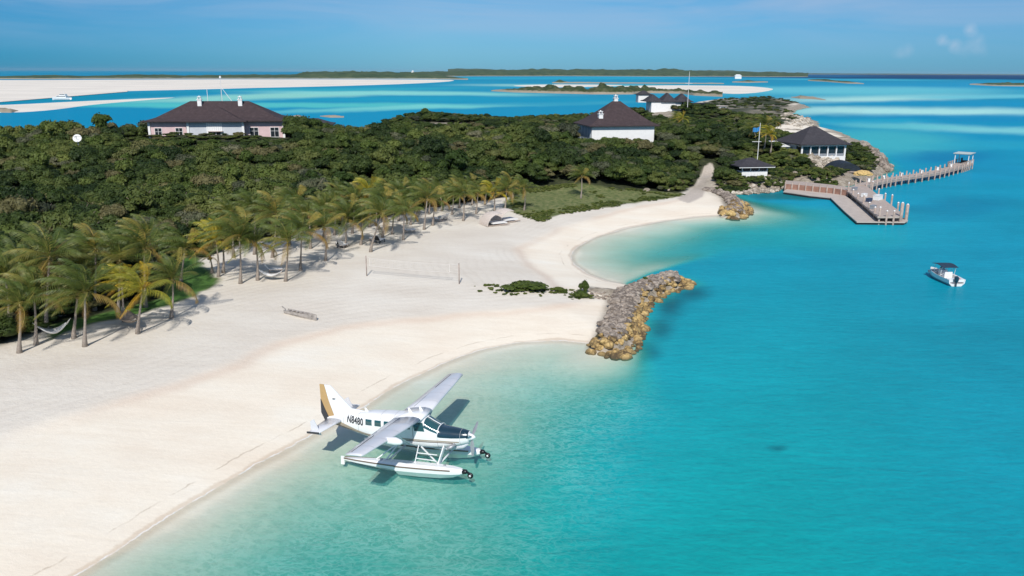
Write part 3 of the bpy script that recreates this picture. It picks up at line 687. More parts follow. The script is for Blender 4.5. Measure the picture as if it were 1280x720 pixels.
def crown_mesh(name, R, H, nl, leaf, seed, base=.28, material=None, lobes=None):
    """crown of leaf sprays laid over uneven lobes"""
    r = np.random.default_rng(seed); V = []; F = []
    lobes = lobes or int(9 + r.integers(0, 5)); LB = []
    for i in range(lobes):
        a = r.uniform(0, 2 * PI); rad = R * (r.uniform(0, 1) ** .6) * .66
        s = R * r.uniform(.32, .52); zc = H * (base + (1 - base) * r.uniform(.30, .74)) * (1 - .25 * (rad / R) ** 2)
        LB.append((rad * math.cos(a), rad * math.sin(a), zc, s, s * r.uniform(.62, .9)))
    LB.append((0, 0, H * .62, R * .55, H * .30))
    cs = []
    per = nl // len(LB)
    for (cx, cy, cz, s, sz) in LB:
        d = r.normal(size=(per, 3)); d /= np.linalg.norm(d, axis=1)[:, None]; d[:, 2] = np.abs(d[:, 2]) * 1.0 - .25 * r.random(per)
        k = r.uniform(.72, 1.06, per)[:, None]
        p = np.stack([cx + d[:, 0] * s, cy + d[:, 1] * s, cz + d[:, 2] * sz], -1) * 1.0
        p = np.array([cx, cy, cz]) + (p - np.array([cx, cy, cz])) * k
        cs.append(np.concatenate([p, d], 1))
    C = np.concatenate(cs); n = len(C)
    nrm = C[:, 3:] + r.normal(scale=.45, size=(n, 3)); nrm[:, 2] += .35; nrm /= np.linalg.norm(nrm, axis=1)[:, None]
    t1 = np.cross(nrm, r.normal(size=(n, 3))); t1 /= np.linalg.norm(t1, axis=1)[:, None]; t2 = np.cross(nrm, t1)
    sz = (leaf * r.uniform(.55, 1.25, n))[:, None]
    P0 = C[:, :3]
    droop = np.zeros((n, 3)); droop[:, 2] = -.25
    q = np.stack([P0 - t1 * sz, P0 + t2 * sz * .55, P0 + t1 * sz + droop * sz, P0 - t2 * sz * .55], 1).reshape(-1, 3)
    me = bpy.data.meshes.new(name)
    # inner twig mass so that the crown is not hollow
    mb = MB()
    for (cx, cy, cz, s, szz) in LB:
        i0 = len(mb.v); nr, ns = 5, 8
        for a in range(nr + 1):
            ph = PI * a / nr
            for b_ in range(ns):
                th = 2 * PI * b_ / ns; w = .80 * r.uniform(.75, 1.05)
                mb.v.append((cx + s * w * math.sin(ph) * math.cos(th), cy + s * w * math.sin(ph) * math.sin(th), cz + szz * w * math.cos(ph)))
        for a in range(nr):
            for b_ in range(ns): mb.face((i0 + a * ns + b_, i0 + (a + 1) * ns + b_, i0 + (a + 1) * ns + (b_ + 1) % ns, i0 + a * ns + (b_ + 1) % ns))
    nv0 = len(mb.v); co = np.concatenate([np.array(mb.v), q]); nf = n
    lv = np.concatenate([np.array(mb.f).ravel(), nv0 + np.arange(nf * 4)]).astype(np.int32); tf = len(mb.f) + nf
    me.vertices.add(len(co)); me.vertices.foreach_set('co', co.ravel().astype(np.float32)); me.loops.add(len(lv)); me.polygons.add(tf)
    me.loops.foreach_set('vertex_index', lv); me.polygons.foreach_set('loop_start', np.arange(tf, dtype=np.int32) * 4); me.polygons.foreach_set('loop_total', np.full(tf, 4, np.int32))
    me.materials.append(material or SCRUB); me.update(); me.validate()
    return me
CROWNS = [crown_mesh('crown', 2.25, 3.9, 2400, .19, 100), crown_mesh('crown', 2.5, 3.5, 2600, .16, 101, lobes=16), crown_mesh('crown', 2.0, 4.2, 2200, .23, 102, lobes=8), crown_mesh('crown', 1.9, 4.5, 1900, .24, 103, lobes=7, material=SCRUB2), crown_mesh('crown', 2.1, 3.6, 1700, .15, 104, lobes=12, material=SCRUB3)]
def limb_mesh(H, seed):
    r = random.Random(seed); mb = MB()
    top = Vector((r.uniform(-.3, .3), r.uniform(-.3, .3), H * .5))
    mb.tube([(0, 0, -.4), (top.x * .4, top.y * .4, H * .25), top], [.17, .13, .09], 7)
    for k in range(5):
        a = k * 2 * PI / 5 + r.uniform(-.4, .4); e = top + Vector((math.cos(a) * 1.2, math.sin(a) * 1.2, H * r.uniform(.12, .28)))
        mb.tube([top * .8, (top * .8 + e) / 2 + Vector((0, 0, .15)), e], [.08, .06, .03], 5)
    return mb
TRUNKM = [limb_mesh(4.4, s) for s in range(3)]

# --- where the scrub stands
def in_px(poly, x, y):
    return sdist(np.array(poly), x, y)
BLD = [(-70, 193.5, 17.5, 9), (27.8, 220, 12, 8.2), (82, 220, 12.5, 9), (56.5, 190.3, 4, 3.4), (76, 388, 16, 13), (-58, 225, 12, 6), (94, 222, 5, 5)]       # x, y, half w, half d kept clear
cand = []
ys_ = 84.0
r_ = random.Random(5)
def poisson(xlo, xhi, ylo, yhi, sp, jit=.45):
    out = []; y = ylo; k = 0
    while y < yhi:
        x = xlo + (k % 2) * sp / 2
        while x < xhi:
            out.append((x + r_.uniform(-jit, jit) * sp, y + r_.uniform(-jit, jit) * sp)); x += sp
        y += sp * .86; k += 1
    return out
pts = np.array(poisson(-200, 110, 70, 235, 2.6) + poisson(-110, 130, 235, 420, 3.1) + poisson(60, 260, 420, 790, 6.2))
dvp = sdist(veg_poly, pts[:, 0], pts[:, 1]); tz = terrain(pts[:, 0], pts[:, 1])
lw = np.maximum(in_px(lawn_a, pts[:, 0], pts[:, 1]), in_px(lawn_b, pts[:, 0], pts[:, 1]))
pp = np.maximum(in_px(path_poly, pts[:, 0], pts[:, 1]), in_px(dockyard, pts[:, 0], pts[:, 1]))
sx_, sy_ = project(pts[:, 0], pts[:, 1], tz + 3)
wrk = sdist(GL([(1003, 200), (1012, 191), (1032, 193), (1052, 198), (1068, 203), (1078, 212), (1060, 216), (1030, 213), (1010, 209)], 3.0), pts[:, 0], pts[:, 1])
ok = (wrk < 1.2) & (dvp > .8) & (lw < -1.6) & (pp < -2.2) & (sx_ > -60) & (sx_ < 1200)
for bx, by, hw, hd in BLD: ok &= ~((abs(pts[:, 0] - bx) < hw) & (abs(pts[:, 1] - by) < hd))
# low growth only in front of the houses so that their walls stay in sight
ok &= ~((pts[:, 0] > 57) & (pts[:, 1] < 214) & (rng.random(len(pts)) > .22))
scarm = vnoise(pts[:, 0], pts[:, 1], 14, 71)
ok &= ~((pts[:, 1] > 262) & (pts[:, 1] < 420) & (scarm > .59) & (pts[:, 0] > -75))
ok &= ~((pts[:, 1] > 420) & (vnoise(pts[:, 0], pts[:, 1], 18, 33) > .50))
pts = pts[ok]; tz = tz[ok]; dvp = dvp[ok]; sxx = sx_[ok]; syy = sy_[ok]
def maxtop(x, y):
    """height the growth may reach here: clipped hedges in front of the houses, wind-cut edge at the coast"""
    return 99
hs = 1.0 + (vnoise(pts[:, 0], pts[:, 1], 11, 66) - .5) * .8 + rng.uniform(-.28, .30, len(pts)) + .55 * (rng.random(len(pts)) > .93)
hs *= .55 + .45 * sstep(0, 9, dvp)
hs *= 1 - .42 * sstep(228, 262, pts[:, 1]) - .26 * sstep(400, 450, pts[:, 1])
right = sstep(55, 64, pts[:, 0]) * (pts[:, 1] < 240)
hs = hs * (1 - .48 * right)
for wx, wy, hw, top in ((-70, 184, 19, 11.2), (27.5, 211, 12.5, 9.8), (84, 211, 12, 5.4), (56.5, 186, 4.2, 3.0)):
    near = (abs(pts[:, 0] - wx * pts[:, 1] / wy) < hw) & (pts[:, 1] < wy + 1) & (pts[:, 1] > wy - 45)
    # allowed height: the line of sight from the survey camera to the wall foot
    z_allow = CAM_H + (top - CAM_H) * pts[:, 1] / wy
    lim = np.clip((z_allow - tz) / 4.5, .22, 3)
    hs = np.where(near, np.minimum(hs, np.maximum(lim * rng.uniform(.72, 1.22, len(pts)), .2)), hs)
ordr = np.argsort(pts[:, 0] ** 2 + pts[:, 1] ** 2)
pts = pts[ordr]; tz = tz[ordr]; hs = hs[ordr]; sxx = sxx[ordr]
vis = (sxx > 2) & (sxx < 1278)
NIND = 295
ind_idx = list(np.where(vis & (hs > .45))[0][:NIND]); ind_set = set(int(i) for i in ind_idx)
tree_src = []
for i, cm in enumerate(CROWNS):
    t = empty('scrub_tree', (0, 0, 0)); tb = TRUNKM[i % 3].build('trunk', BARK2, t, smooth=True)
    c = bpy.data.objects.new('crown', cm); COL.objects.link(c); c.parent = t
    tree_src.append(t)
used_src = [False] * 5
for j, i in enumerate(ind_idx):
    v = int(rng.choice(5, p=[.3, .28, .22, .12, .08])); src = tree_src[v]
    if not used_src[v]: t = src; used_src[v] = True
    else: t = copy_tree(src)
    x, y = pts[i]; s = float(hs[i])
    t.location = (x, y, tz[i] - .1); t.rotation_euler = (0, 0, rng.uniform(0, 2 * PI)); w = (s * .55 + .45) * float(rng.uniform(.9, 1.15))
    t.scale = (w, w, s)
    if x < -20: lab = 'dark green rounded broadleaf tree crowded in the scrub behind the beach palms'
    elif x < 52: lab = 'olive green bushy tree crowded on the slope above the far bay beach'
    else: lab = 'low green bushy tree growing round the small hut and the cove'
    tag(t, lab, 'tree', 'broadleaf trees crowded in the scrub nearest the beach')
# the rest of the wood: one mass
rest = np.array([i for i in range(len(pts)) if i not in ind_set])
def scatter_object(name, P3, scl, rotz, variants, vidx, label=None, cat=None):
    me = bpy.data.meshes.new(name); me.vertices.add(len(P3)); me.vertices.foreach_set('co', np.asarray(P3, np.float32).ravel())
    a = me.attributes.new('scl', 'FLOAT_VECTOR', 'POINT'); a.data.foreach_set('vector', np.asarray(scl, np.float32).ravel())
    a = me.attributes.new('rz', 'FLOAT_VECTOR', 'POINT'); rv = np.zeros((len(P3), 3), np.float32); rv[:, 2] = rotz; a.data.foreach_set('vector', rv.ravel())
    a = me.attributes.new('vi', 'INT', 'POINT'); a.data.foreach_set('value', np.asarray(vidx, np.int32))
    o = bpy.data.objects.new(name, me); COL.objects.link(o)
    ng = bpy.data.node_groups.new(name, 'GeometryNodeTree')
    ng.interface.new_socket('Geometry', in_out='INPUT', socket_type='NodeSocketGeometry'); ng.interface.new_socket('Geometry', in_out='OUTPUT', socket_type='NodeSocketGeometry')
    gi = ng.nodes.new('NodeGroupInput'); go = ng.nodes.new('NodeGroupOutput'); jn = ng.nodes.new('GeometryNodeJoinGeometry')
    def nat(nm, ty):
        n = ng.nodes.new('GeometryNodeInputNamedAttribute'); n.data_type = ty; n.inputs[0].default_value = nm; return n.outputs[0]
    for k, src in enumerate(variants):
        oi = ng.nodes.new('GeometryNodeObjectInfo'); oi.inputs[0].default_value = src; oi.transform_space = 'ORIGINAL'; oi.inputs['As Instance'].default_value = True
        ip = ng.nodes.new('GeometryNodeInstanceOnPoints'); ng.links.new(gi.outputs[0], ip.inputs['Points']); ng.links.new(oi.outputs['Geometry'], ip.inputs['Instance'])
        cmp_ = ng.nodes.new('FunctionNodeCompare'); cmp_.data_type = 'INT'; cmp_.operation = 'EQUAL'
        ng.links.new(nat('vi', 'INT'), cmp_.inputs[2]); cmp_.inputs[3].default_value = k
        ng.links.new(cmp_.outputs[0], ip.inputs['Selection']); ng.links.new(nat('rz', 'FLOAT_VECTOR'), ip.inputs['Rotation']); ng.links.new(nat('scl', 'FLOAT_VECTOR'), ip.inputs['Scale'])
        ng.links.new(ip.outputs[0], jn.inputs[0])
    ng.links.new(jn.outputs[0], go.inputs[0])
    md = o.modifiers.new('scatter', 'NODES'); md.node_group = ng
    o['kind'] = 'stuff'
    if label: o['label'] = label; o['category'] = cat
    return o
crown_objs = [[c for c in t.children if c.name.startswith('crown')][0] for t in tree_src]
n_ = len(rest); w_ = (hs[rest] * .55 + .45) * rng.uniform(.95, 1.2, n_) * np.where(pts[rest, 1] > 420, 1.1, 1.0) * np.where(pts[rest, 1] > 235, 1.15, 1.0)
scatter_object('far_wood', np.stack([pts[rest, 0], pts[rest, 1], tz[rest] - .1], -1), np.stack([w_, w_, hs[rest]], -1), rng.uniform(0, 6.28, n_), crown_objs, rng.choice(5, n_, p=[.3, .27, .22, .12, .09]),
               'dense green scrub wood covering the island slopes', 'wood')
print('forest', len(pts), 'individual', len(ind_idx))
# undergrowth along the scrub edge
eg = np.array(poisson(-130, 100, 70, 240, 1.5)); de = sdist(veg_poly, eg[:, 0], eg[:, 1]); le = np.maximum(in_px(lawn_a, eg[:, 0], eg[:, 1]), in_px(lawn_b, eg[:, 0], eg[:, 1])); pe = np.maximum(in_px(path_poly, eg[:, 0], eg[:, 1]), in_px(dockyard, eg[:, 0], eg[:, 1]))
ke = (de > .1) & (de < 5.5) & (le < -.4) & (pe < -.8)
for bx, by, hw, hd in BLD: ke &= ~((abs(eg[:, 0] - bx) < hw * .75) & (abs(eg[:, 1] - by) < hd * .75))
eg = eg[ke]; ez = terrain(eg[:, 0], eg[:, 1]); ne = len(eg); se = rng.uniform(.26, .46, ne)
scatter_object('undergrowth', np.stack([eg[:, 0], eg[:, 1], ez - .1], -1), np.stack([se * 1.2, se * 1.2, se * .9], -1), rng.uniform(0, 6.28, ne), crown_objs, rng.integers(0, 5, ne), 'low tangled undergrowth along the edge of the scrub', 'undergrowth')
# right-hand slope: low bright shrubs
sg = np.array(poisson(56, 106, 168, 250, 1.7)); ds = sdist(veg_poly, sg[:, 0], sg[:, 1]); ps = in_px(dockyard, sg[:, 0], sg[:, 1])
wr_ = sdist(GL([(1003, 200), (1012, 191), (1032, 193), (1052, 198), (1068, 203), (1078, 212), (1060, 216), (1030, 213), (1010, 209)], 3.0), sg[:, 0], sg[:, 1])
ks = (wr_ < .3) & (ds > .6) & (ps < -.6) & (vnoise(sg[:, 0], sg[:, 1], 5, 44) < .66)
for bx, by, hw, hd in BLD: ks &= ~((abs(sg[:, 0] - bx) < hw * .66) & (abs(sg[:, 1] - by) < hd * .7))
sg = sg[ks]; sz_ = terrain(sg[:, 0], sg[:, 1]); ns_ = len(sg); ss = rng.uniform(.26, .5, ns_)
SH = [crown_mesh('shrub_crown', 2.2, 2.8, 1500, .22, 300 + i, base=.05, material=SHRUBG) for i in range(3)]

def shrub(px, py, w, h, label, cat='shrub', name='beach_shrub', var=0, group=None, z=None, mesh=None):
    p = P(px, py)
    t = empty(name, (p.x, p.y, p.z - .22 * h), rng.uniform(0, 6)); mb = MB()
    for k in range(5):
        a = k * 1.26; mb.tube([(0, 0, -.1), (.5 * math.cos(a), .5 * math.sin(a), .9), (1.1 * math.cos(a), 1.1 * math.sin(a), 1.7)], [.09, .06, .03], 5)
    mb.build('stem', BARK2, t)
    c = bpy.data.objects.new('foliage', mesh or SH[var]); COL.objects.link(c); c.parent = t
    t.scale = (w / 4.4, w / 4.4, h / 2.8); tag(t, label, cat, group); return t
sh0 = shrub(652, 362, 5.6, 1.3, 'largest spreading green shrub mound on the white sand spit')
sh1 = shrub(697, 364, 1.9, .6, 'small flat green shrub midway between the two larger ones on the sand spit', var=1)
sh2 = shrub(727, 371, 2.2, 1.0, 'rounded green shrub at the foot of the rock groin, below the upright bush', var=2)
sh3 = shrub(730, 366, 1.3, 2.0, 'upright dark green bush standing where the sand spit meets the rocks', var=1)
sh4 = shrub(806, 352, .9, .9, 'tiny dark green bush alone on top of the rock groin', var=2)
shr_objs = [[c for c in s.children if c.name.startswith('foliage')][0] for s in (sh0, sh1, sh2)]
scatter_object('slope_shrubs', np.stack([sg[:, 0], sg[:, 1], sz_ - .1], -1), np.stack([ss * 1.15, ss * 1.15, ss], -1), rng.uniform(0, 6.28, ns_), shr_objs, rng.integers(0, 3, ns_), 'low bright green shrubs covering the slope behind the boat dock', 'shrubs')

# ------------------------------------------------------------------ palms
def frond_mat(name, cols, trans=.3):
    m, t, b = mat(name)
    at = N(t, 'ShaderNodeAttribute', attribute_name='tone').outputs['Fac']
    n = tnoise(t, 2.0, 3, .5, coords='pos'); f = mth(t, 'ADD', at, mth(t, 'MULTIPLY', mth(t, 'SUBTRACT', n, .5), .25))
    c = ramp(t, f, cols); t.links.new(c, b.inputs['Base Color']); b.inputs['Roughness'].default_value = .5; b.inputs['Specular IOR Level'].default_value = .35
    tl = N(t, 'ShaderNodeBsdfTranslucent'); t.links.new(c, tl.inputs[0]); ms = N(t, 'ShaderNodeMixShader'); ms.inputs[0].default_value = trans
    t.links.new(b.outputs[0], ms.inputs[1]); t.links.new(tl.outputs[0], ms.inputs[2]); t.links.new(ms.outputs[0], t.nodes['Material Output'].inputs[0]); return m
FROND = frond_mat('palm_frond', [(0, (.050, .088, .015)), (.35, (.125, .158, .030)), (.6, (.25, .225, .050)), (.8, (.34, .26, .05)), (1, (.30, .17, .06))])
FRONDY = frond_mat('palm_frond_golden', [(0, (.14, .17, .025)), (.35, (.32, .30, .03)), (.6, (.55, .42, .035)), (.85, (.58, .36, .03)), (1, (.36, .2, .05))])
WIND = Vector((-1, .25, 0)).normalized()
def palm_crown(name, material, nf, seed, Lf=3.75, yellow=.15):
    r = random.Random(seed); V = []; F = []; T = []
    def vadd(p, t): V.append(tuple(p)); T.append(t); return len(V) - 1
    for k in range(nf):
        az_ = k * 2.39996 + r.uniform(-.25, .25); lvl = k / (nf - 1)                # 0 youngest (upright) .. 1 oldest (hanging)
        el0 = math.radians(82 - 78 * lvl ** 1.1 + r.uniform(-9, 9)); Lk = Lf * r.uniform(.85, 1.08) * (1 - .12 * abs(lvl - .45))
        d = Vector((math.cos(az_) * math.cos(el0), math.sin(az_) * math.cos(el0), math.sin(el0)))
        p = Vector((0, 0, 0)); nseg = 11; ds_ = Lk / nseg; pts_ = [p.copy()]; dirs = [d.copy()]
        for s in range(nseg):
            u = (s + 1) / nseg
            d = (d + Vector((0, 0, -1)) * (.065 + .13 * u) + WIND * (.05 + .15 * u)).normalized(); p = p + d * ds_; pts_.append(p.copy()); dirs.append(d.copy())
        tone = .12 + .30 * r.random() + (.14 * lvl if lvl > .7 else 0)
        if r.random() < yellow: tone += .35
        if lvl > .97: tone = .9
        # rachis ribbon
        prev = None
        for s, (q, dd_) in enumerate(zip(pts_, dirs)):
            sd = dd_.cross(Vector((0, 0, 1)));
            if sd.length < .05: sd = Vector((1, 0, 0))
            sd.normalize(); w = .045 * (1 - s / (nseg + 2)); a = vadd(q - sd * w, min(tone + .25, .85)); b_ = vadd(q + sd * w, min(tone + .25, .85))
            if prev: F.append((prev[0], prev[1], b_, a))
            prev = (a, b_)
        nl = 23
        for side in (-1, 1):
            for l in range(nl):
                u = .10 + .90 * (l + .5) / nl; s = min(int(u * nseg), nseg - 1); fr = u * nseg - s
                q = pts_[s].lerp(pts_[s + 1], fr); dd_ = dirs[s].lerp(dirs[s + 1], fr).normalized()
                sd = dd_.cross(Vector((0, 0, 1)));
                if sd.length < .05: sd = Vector((1, 0, 0))
                sd.normalize(); upv = sd.cross(dd_)
                ll = .78 * math.sin(PI * min(.16 + u * .84, 1.0)) ** .6 * r.uniform(.85, 1.12) + .12
                ld = (sd * side * .62 + dd_ * .62 + upv * .10 + Vector((0, 0, -.38)) + WIND * .42).normalized()
                tip = q + ld * ll + Vector((0, 0, -.22 * ll)); mid = q + ld * ll * .5 + Vector((0, 0, .03))
                wv = dd_ * (.030 + .018 * r.random()); tt = tone + r.uniform(-.07, .07)
                a = vadd(q - wv * .6, tt); b_ = vadd(q + wv * .6, tt); c = vadd(mid + wv, tt); e = vadd(mid - wv, tt); g = vadd(tip, tt + .08)
                F.append((a, b_, c, e)); F.append((e, c, g))
    me = bpy.data.meshes.new(name); me.from_pydata(V, [], F); at = me.attributes.new('tone', 'FLOAT', 'POINT'); at.data.foreach_set('value', T); me.materials.append(material); me.update()
    return me
GREENP = [palm_crown('fronds', FROND, 22, 40 + i, yellow=.12) for i in range(5)]
YELP = [palm_crown('fronds', FRONDY, 16, 60 + i, yellow=.3) for i in range(2)]
OLIVE = [palm_crown('fronds', FROND, 19, 80 + i, yellow=.30) for i in range(2)]
COCO = plain('coconut_husk', (.20, .16, .05), .6, .3, 5)
def cmesh():
    mb = MB()
    for k in range(6):
        a = k * 1.05; c = Vector((.19 * math.cos(a), .19 * math.sin(a), -.22 - .06 * (k % 2)))
        mb.tube([c + Vector((0, 0, -.13)), c + Vector((0, 0, -.06)), c + Vector((0, 0, .06)), c + Vector((0, 0, .13))], [.03, .11, .11, .03], 7)
    mb.tube([(0, 0, -.35), (0, 0, -.05), (0, 0, .25)], [.10, .15, .05], 7)
    o = mb.build('coconuts', COCO, None, True); me = o.data; bpy.data.objects.remove(o); return me
COCOM = cmesh()
NPALM = 0
def palm(base, crown, label, kind='g', scale=1.0, group=None, h=None):
    global NPALM
    b = P(*base)
    if crown is not None:
        cpt = GY(crown[0], crown[1], b.y + rng.uniform(-.2, .2))
        H = max(cpt.z - b.z, 1.0)
    else:
        H = h; cpt = b + Vector((rng.uniform(-.8, .3), 0, H))
    t = empty('coconut_palm', (b.x, b.y, b.z)); off = cpt - b
    mb = MB(); n = 9; pl = []; rd = []
    bow = Vector((rng.uniform(.1, .35) * (1 if off.x < 0 else .6), rng.uniform(-.2, .2), 0)) * H / 5
    for i in range(n + 1):
        u = i / n; q = Vector((off.x * u ** 1.5, off.y * u, H * u)) + bow * math.sin(PI * u)
        if i == 0: q.z -= .3
        pl.append(q); rd.append(.17 * (1 - u) ** 5 + .115 - .035 * u)
    mb.tube(pl, rd, 8); mb.build('trunk', BARK, t, True)
    src = {'g': GREENP, 'y': YELP, 'o': OLIVE}[kind]
    c = bpy.data.objects.new('fronds', src[NPALM % len(src)]); COL.objects.link(c); c.parent = t; c.location = pl[-1]
    sc = scale * float(rng.uniform(.92, 1.06)); c.scale = (sc, sc, sc); c.rotation_euler = (rng.uniform(-.10, .10), rng.uniform(-.12, .06), rng.uniform(-.5, .5))
    k = bpy.data.objects.new('coconuts', COCOM); COL.objects.link(k); k.parent = t; k.location = pl[-1]
    tag(t, label, 'palm', group or 'coconut palms along the back of the beach'); NPALM += 1
    return t
PALMS = [
 ((24, 441), (25, 382), 'green coconut palm nearest the left edge of the photo, standing on open sand', 'o', 1.0),
 ((45, 431), (42, 368), 'green coconut palm holding the left end of the white hammock', 'g', 1.1),
 ((92, 423), (97, 368), 'leaning coconut palm holding the right end of the white hammock', 'o', .95),
 ((106, 433), (106, 366), 'tall green coconut palm in front of the hammock, its trunk bare on the open sand', 'g', 1.2),
 ((58, 412), (62, 322), 'tall coconut palm rising highest behind the white hammock', 'o', 1.25),
 ((172, 417), (178, 364), 'golden fronded coconut palm leaning over the brown net hammock', 'y', 1.05),
 ((155, 402), (152, 352), 'smaller yellow coconut palm left of the net hammock', 'y', .8),
 ((214, 398), (215.5, 350), 'lone green coconut palm in front of the grassy bank', 'g', 1.05),
 ((148, 390), (150, 326), 'olive coconut palm behind the yellow palm by the net hammock', 'o', 1.1),
 ((182, 384), (180, 312), 'tall green coconut palm at the end of the dark hedge', 'g', 1.2),
 ((226, 352), (231, 312), 'green coconut palm rising behind the grassy bank', 'g', 1.05),
 ((10, 415), (6, 345), 'green coconut palm cut by the left edge in front of the scrub', 'g', 1.1),
 ((300.5, 354.5), (299, 297), 'tall curved coconut palm with yellow hanging fronds right of the grassy bank', 'g', 1.25),
 ((322, 350.5), (320, 304), 'green coconut palm right beside the tall curved one', 'g', 1.1),
 ((357, 351.5), (360, 303), 'coconut palm with a pale straight trunk in front of the white lounger', 'o', 1.15),
 ((375.6, 338), (377, 290), 'bushy green coconut palm with dead fronds hanging down its trunk', 'g', 1.3),
 ((273, 346), (269, 301), 'golden fronded coconut palm at the right end of the grassy bank', 'y', 1.1),
 ((265, 341), (262, 321), 'dwarf coconut palm beside the grassy bank', 'g', .42),
 ((279, 341), (277, 298), 'slender coconut palm between the dwarf palm and the tall curved one', 'o', .9),
 ((340, 322), (345, 268), 'tall green coconut palm in the second row behind the white lounger', 'g', 1.3),
 ((388, 311), (385, 268), 'coconut palm with yellow top in the second row left of the beach chairs', 'o', 1.15),
 ((407, 326), (405, 284), 'arching coconut palm just left of the black and white beach chairs', 'o', 1.1),
 ((432, 309), (432, 273), 'green coconut palm just behind the black and white beach chairs', 'g', 1.15),
 ((451, 306), (454, 275), 'green coconut palm between the two groups of beach chairs', 'g', 1.15),
 ((463, 315), (478, 267), 'strongly leaning yellowish coconut palm at the left volleyball post', 'o', 1.2),
 ((478, 297), (480, 254), 'coconut palm with a dark double trunk behind the second group of chairs', 'g', 1.1),
 ((504, 300), (505, 265), 'coconut palm standing alone on sand above the volleyball net', 'g', 1.05),
 ((490, 293), (492, 261), 'slim coconut palm behind the one standing above the net', 'g', 1.0),
 ((513, 281), (512, 254), 'green coconut palm in the back row above the net', 'g', 1.1),
 ((530, 287), (534, 248), 'large coconut palm with drooping straw fronds left of the white lounger pair', 'o', 1.15),
 ((541, 282), (544, 251), 'coconut palm close to the left end of the white lounger pair', 'g', 1.0),
 ((579, 276), (580, 244), 'coconut palm on open sand between the lounger pair and the woven shelters', 'g', 1.0),
 ((565, 268), (567, 243), 'slim coconut palm behind the white lounger pair', 'g', 1.0),
 ((595, 267), (597, 242), 'low coconut palm left of the golden one near the woven shelters', 'o', .9),
 ((618, 264), (617, 240), 'bright golden coconut palm above the woven beach shelters', 'y', 1.05),
 ((631, 264), (633, 238), 'brownish coconut palm between the golden one and the lawn', 'o', 1.0),
 ((655, 263), (655, 236), 'coconut palm with a white trunk standing on the lawn', 'o', .95),
 ((726, 248), (727, 220), 'lone coconut palm in the middle of the bay lawn', 'o', .95),
]
for b_, c_, lab, kd, sc in PALMS: palm(b_, c_, lab, kd, sc)
# back rows between the front palms and the scrub
BACK = [(75, 395, 318, 'o'), (118, 388, 306, 'g'), (190, 350, 290, 'o'), (172, 352, 296, 'g'), (292, 322, 262, 'o'), (318, 318, 256, 'g'), (362, 306, 254, 'o'), (372, 300, 246, 'g'), (404, 300, 256, 'g'), (418, 294, 250, 'o'), (440, 292, 246, 'g'),
        (452, 286, 242, 'g'), (462, 284, 234, 'y'), (470, 282, 246, 'o'), (498, 276, 238, 'g'), (520, 272, 238, 'g'), (536, 268, 236, 'g'), (552, 264, 234, 'o'), (574, 260, 230, 'g'), (590, 256, 230, 'g'), (606, 256, 230, 'o'), (641, 248, 226, 'g'), (28, 400, 330, 'g'), (98, 380, 328, 'g'), (133, 372, 312, 'o'), (428, 283, 238, 'o'), (484, 270, 234, 'g')]
for (a, b_, c_, kd) in BACK:
    palm((a, b_), (a + rng.uniform(-3, 3), c_ + 6), 'green coconut palm half hidden in the back rows against the scrub' if kd != 'y' else 'yellow topped coconut palm standing out in the back row against the scrub', kd, 1.0 + .15 * float(rng.random()), 'coconut palms of the back rows')
# scattered creepers and dry leaves round the shrubs on the sand spit
cps = []
for (px, py, n_c, rx_, ry_) in ((652, 363, 60, 4.6, 1.6), (700, 365, 34, 3.4, .8), (620, 357, 16, 2.6, .5), (728, 371, 26, 1.6, 1.0)):
    p = P(px, py)
    for _ in range(n_c): cps.append((p.x + rng.normal() * rx_ * .5, p.y + rng.normal() * ry_ * .6))
cps = np.array(cps); cz = terrain(cps[:, 0], cps[:, 1]); nc_ = len(cps); sc_ = rng.uniform(.04, .13, nc_)
scatter_object('sand_creepers', np.stack([cps[:, 0], cps[:, 1], cz - .03], -1), np.stack([sc_ * 1.5, sc_ * 1.3, sc_ * .8], -1), rng.uniform(0, 6.28, nc_), shr_objs, rng.integers(0, 3, nc_), 'thin creepers scattered over the sand round the spit shrubs', 'creepers')
# coarse beach grass and low tufts over the bay lawn and its sandy front edge
lgp = np.array(poisson(0, 60, 118, 170, .62)); dl = in_px(lawn_b, lgp[:, 0], lgp[:, 1]); gm = vnoise(lgp[:, 0], lgp[:, 1], 3.2, 15)
kl = (dl > -.5) & ((gm > .62) | ((dl < 4.0) & (gm > .42) & (lgp[:, 0] < 16))); lgp = lgp[kl]; lz = terrain(lgp[:, 0], lgp[:, 1]); nlg = len(lgp); sl = rng.uniform(.07, .17, nlg)
scatter_object('lawn_tufts', np.stack([lgp[:, 0], lgp[:, 1], lz - .03], -1), np.stack([sl * 1.2, sl * 1.2, sl * .8], -1), rng.uniform(0, 6.28, nlg), shr_objs, rng.integers(0, 3, nlg), 'rough tufts and low creepers over the bay lawn', 'grass')
# ================================================================== BUILDINGS
def tile_mat(name, col, rows=3.2):
    m, t, b = mat(name)
    n = tnoise(t, 1.4, 5, .7, coords='pos'); n2 = tnoise(t, 5.5, 3, .6, coords='pos')
    c = ramp(t, n, [(.3, tuple(k * .72 for k in col)), (.55, col), (.75, tuple(min(k * 1.45, 1) for k in col))])
    c = mixc(t, 'MULTIPLY', .6, c, ramp(t, n2, [(.35, (.75, .72, .72)), (.6, (1.1, 1.05, 1))]))
    t.links.new(c, b.inputs['Base Color']); b.inputs['Roughness'].default_value = .85; b.inputs['Specular IOR Level'].default_value = .25
    geo = N(t, 'ShaderNodeNewGeometry'); sp = N(t, 'ShaderNodeSeparateXYZ'); t.links.new(geo.outputs['Position'], sp.inputs[0])
    w = mth(t, 'FRACT', mth(t, 'MULTIPLY', sp.outputs[2], rows)); bump(t, b, mth(t, 'ADD', w, n2), .5, .05); return m
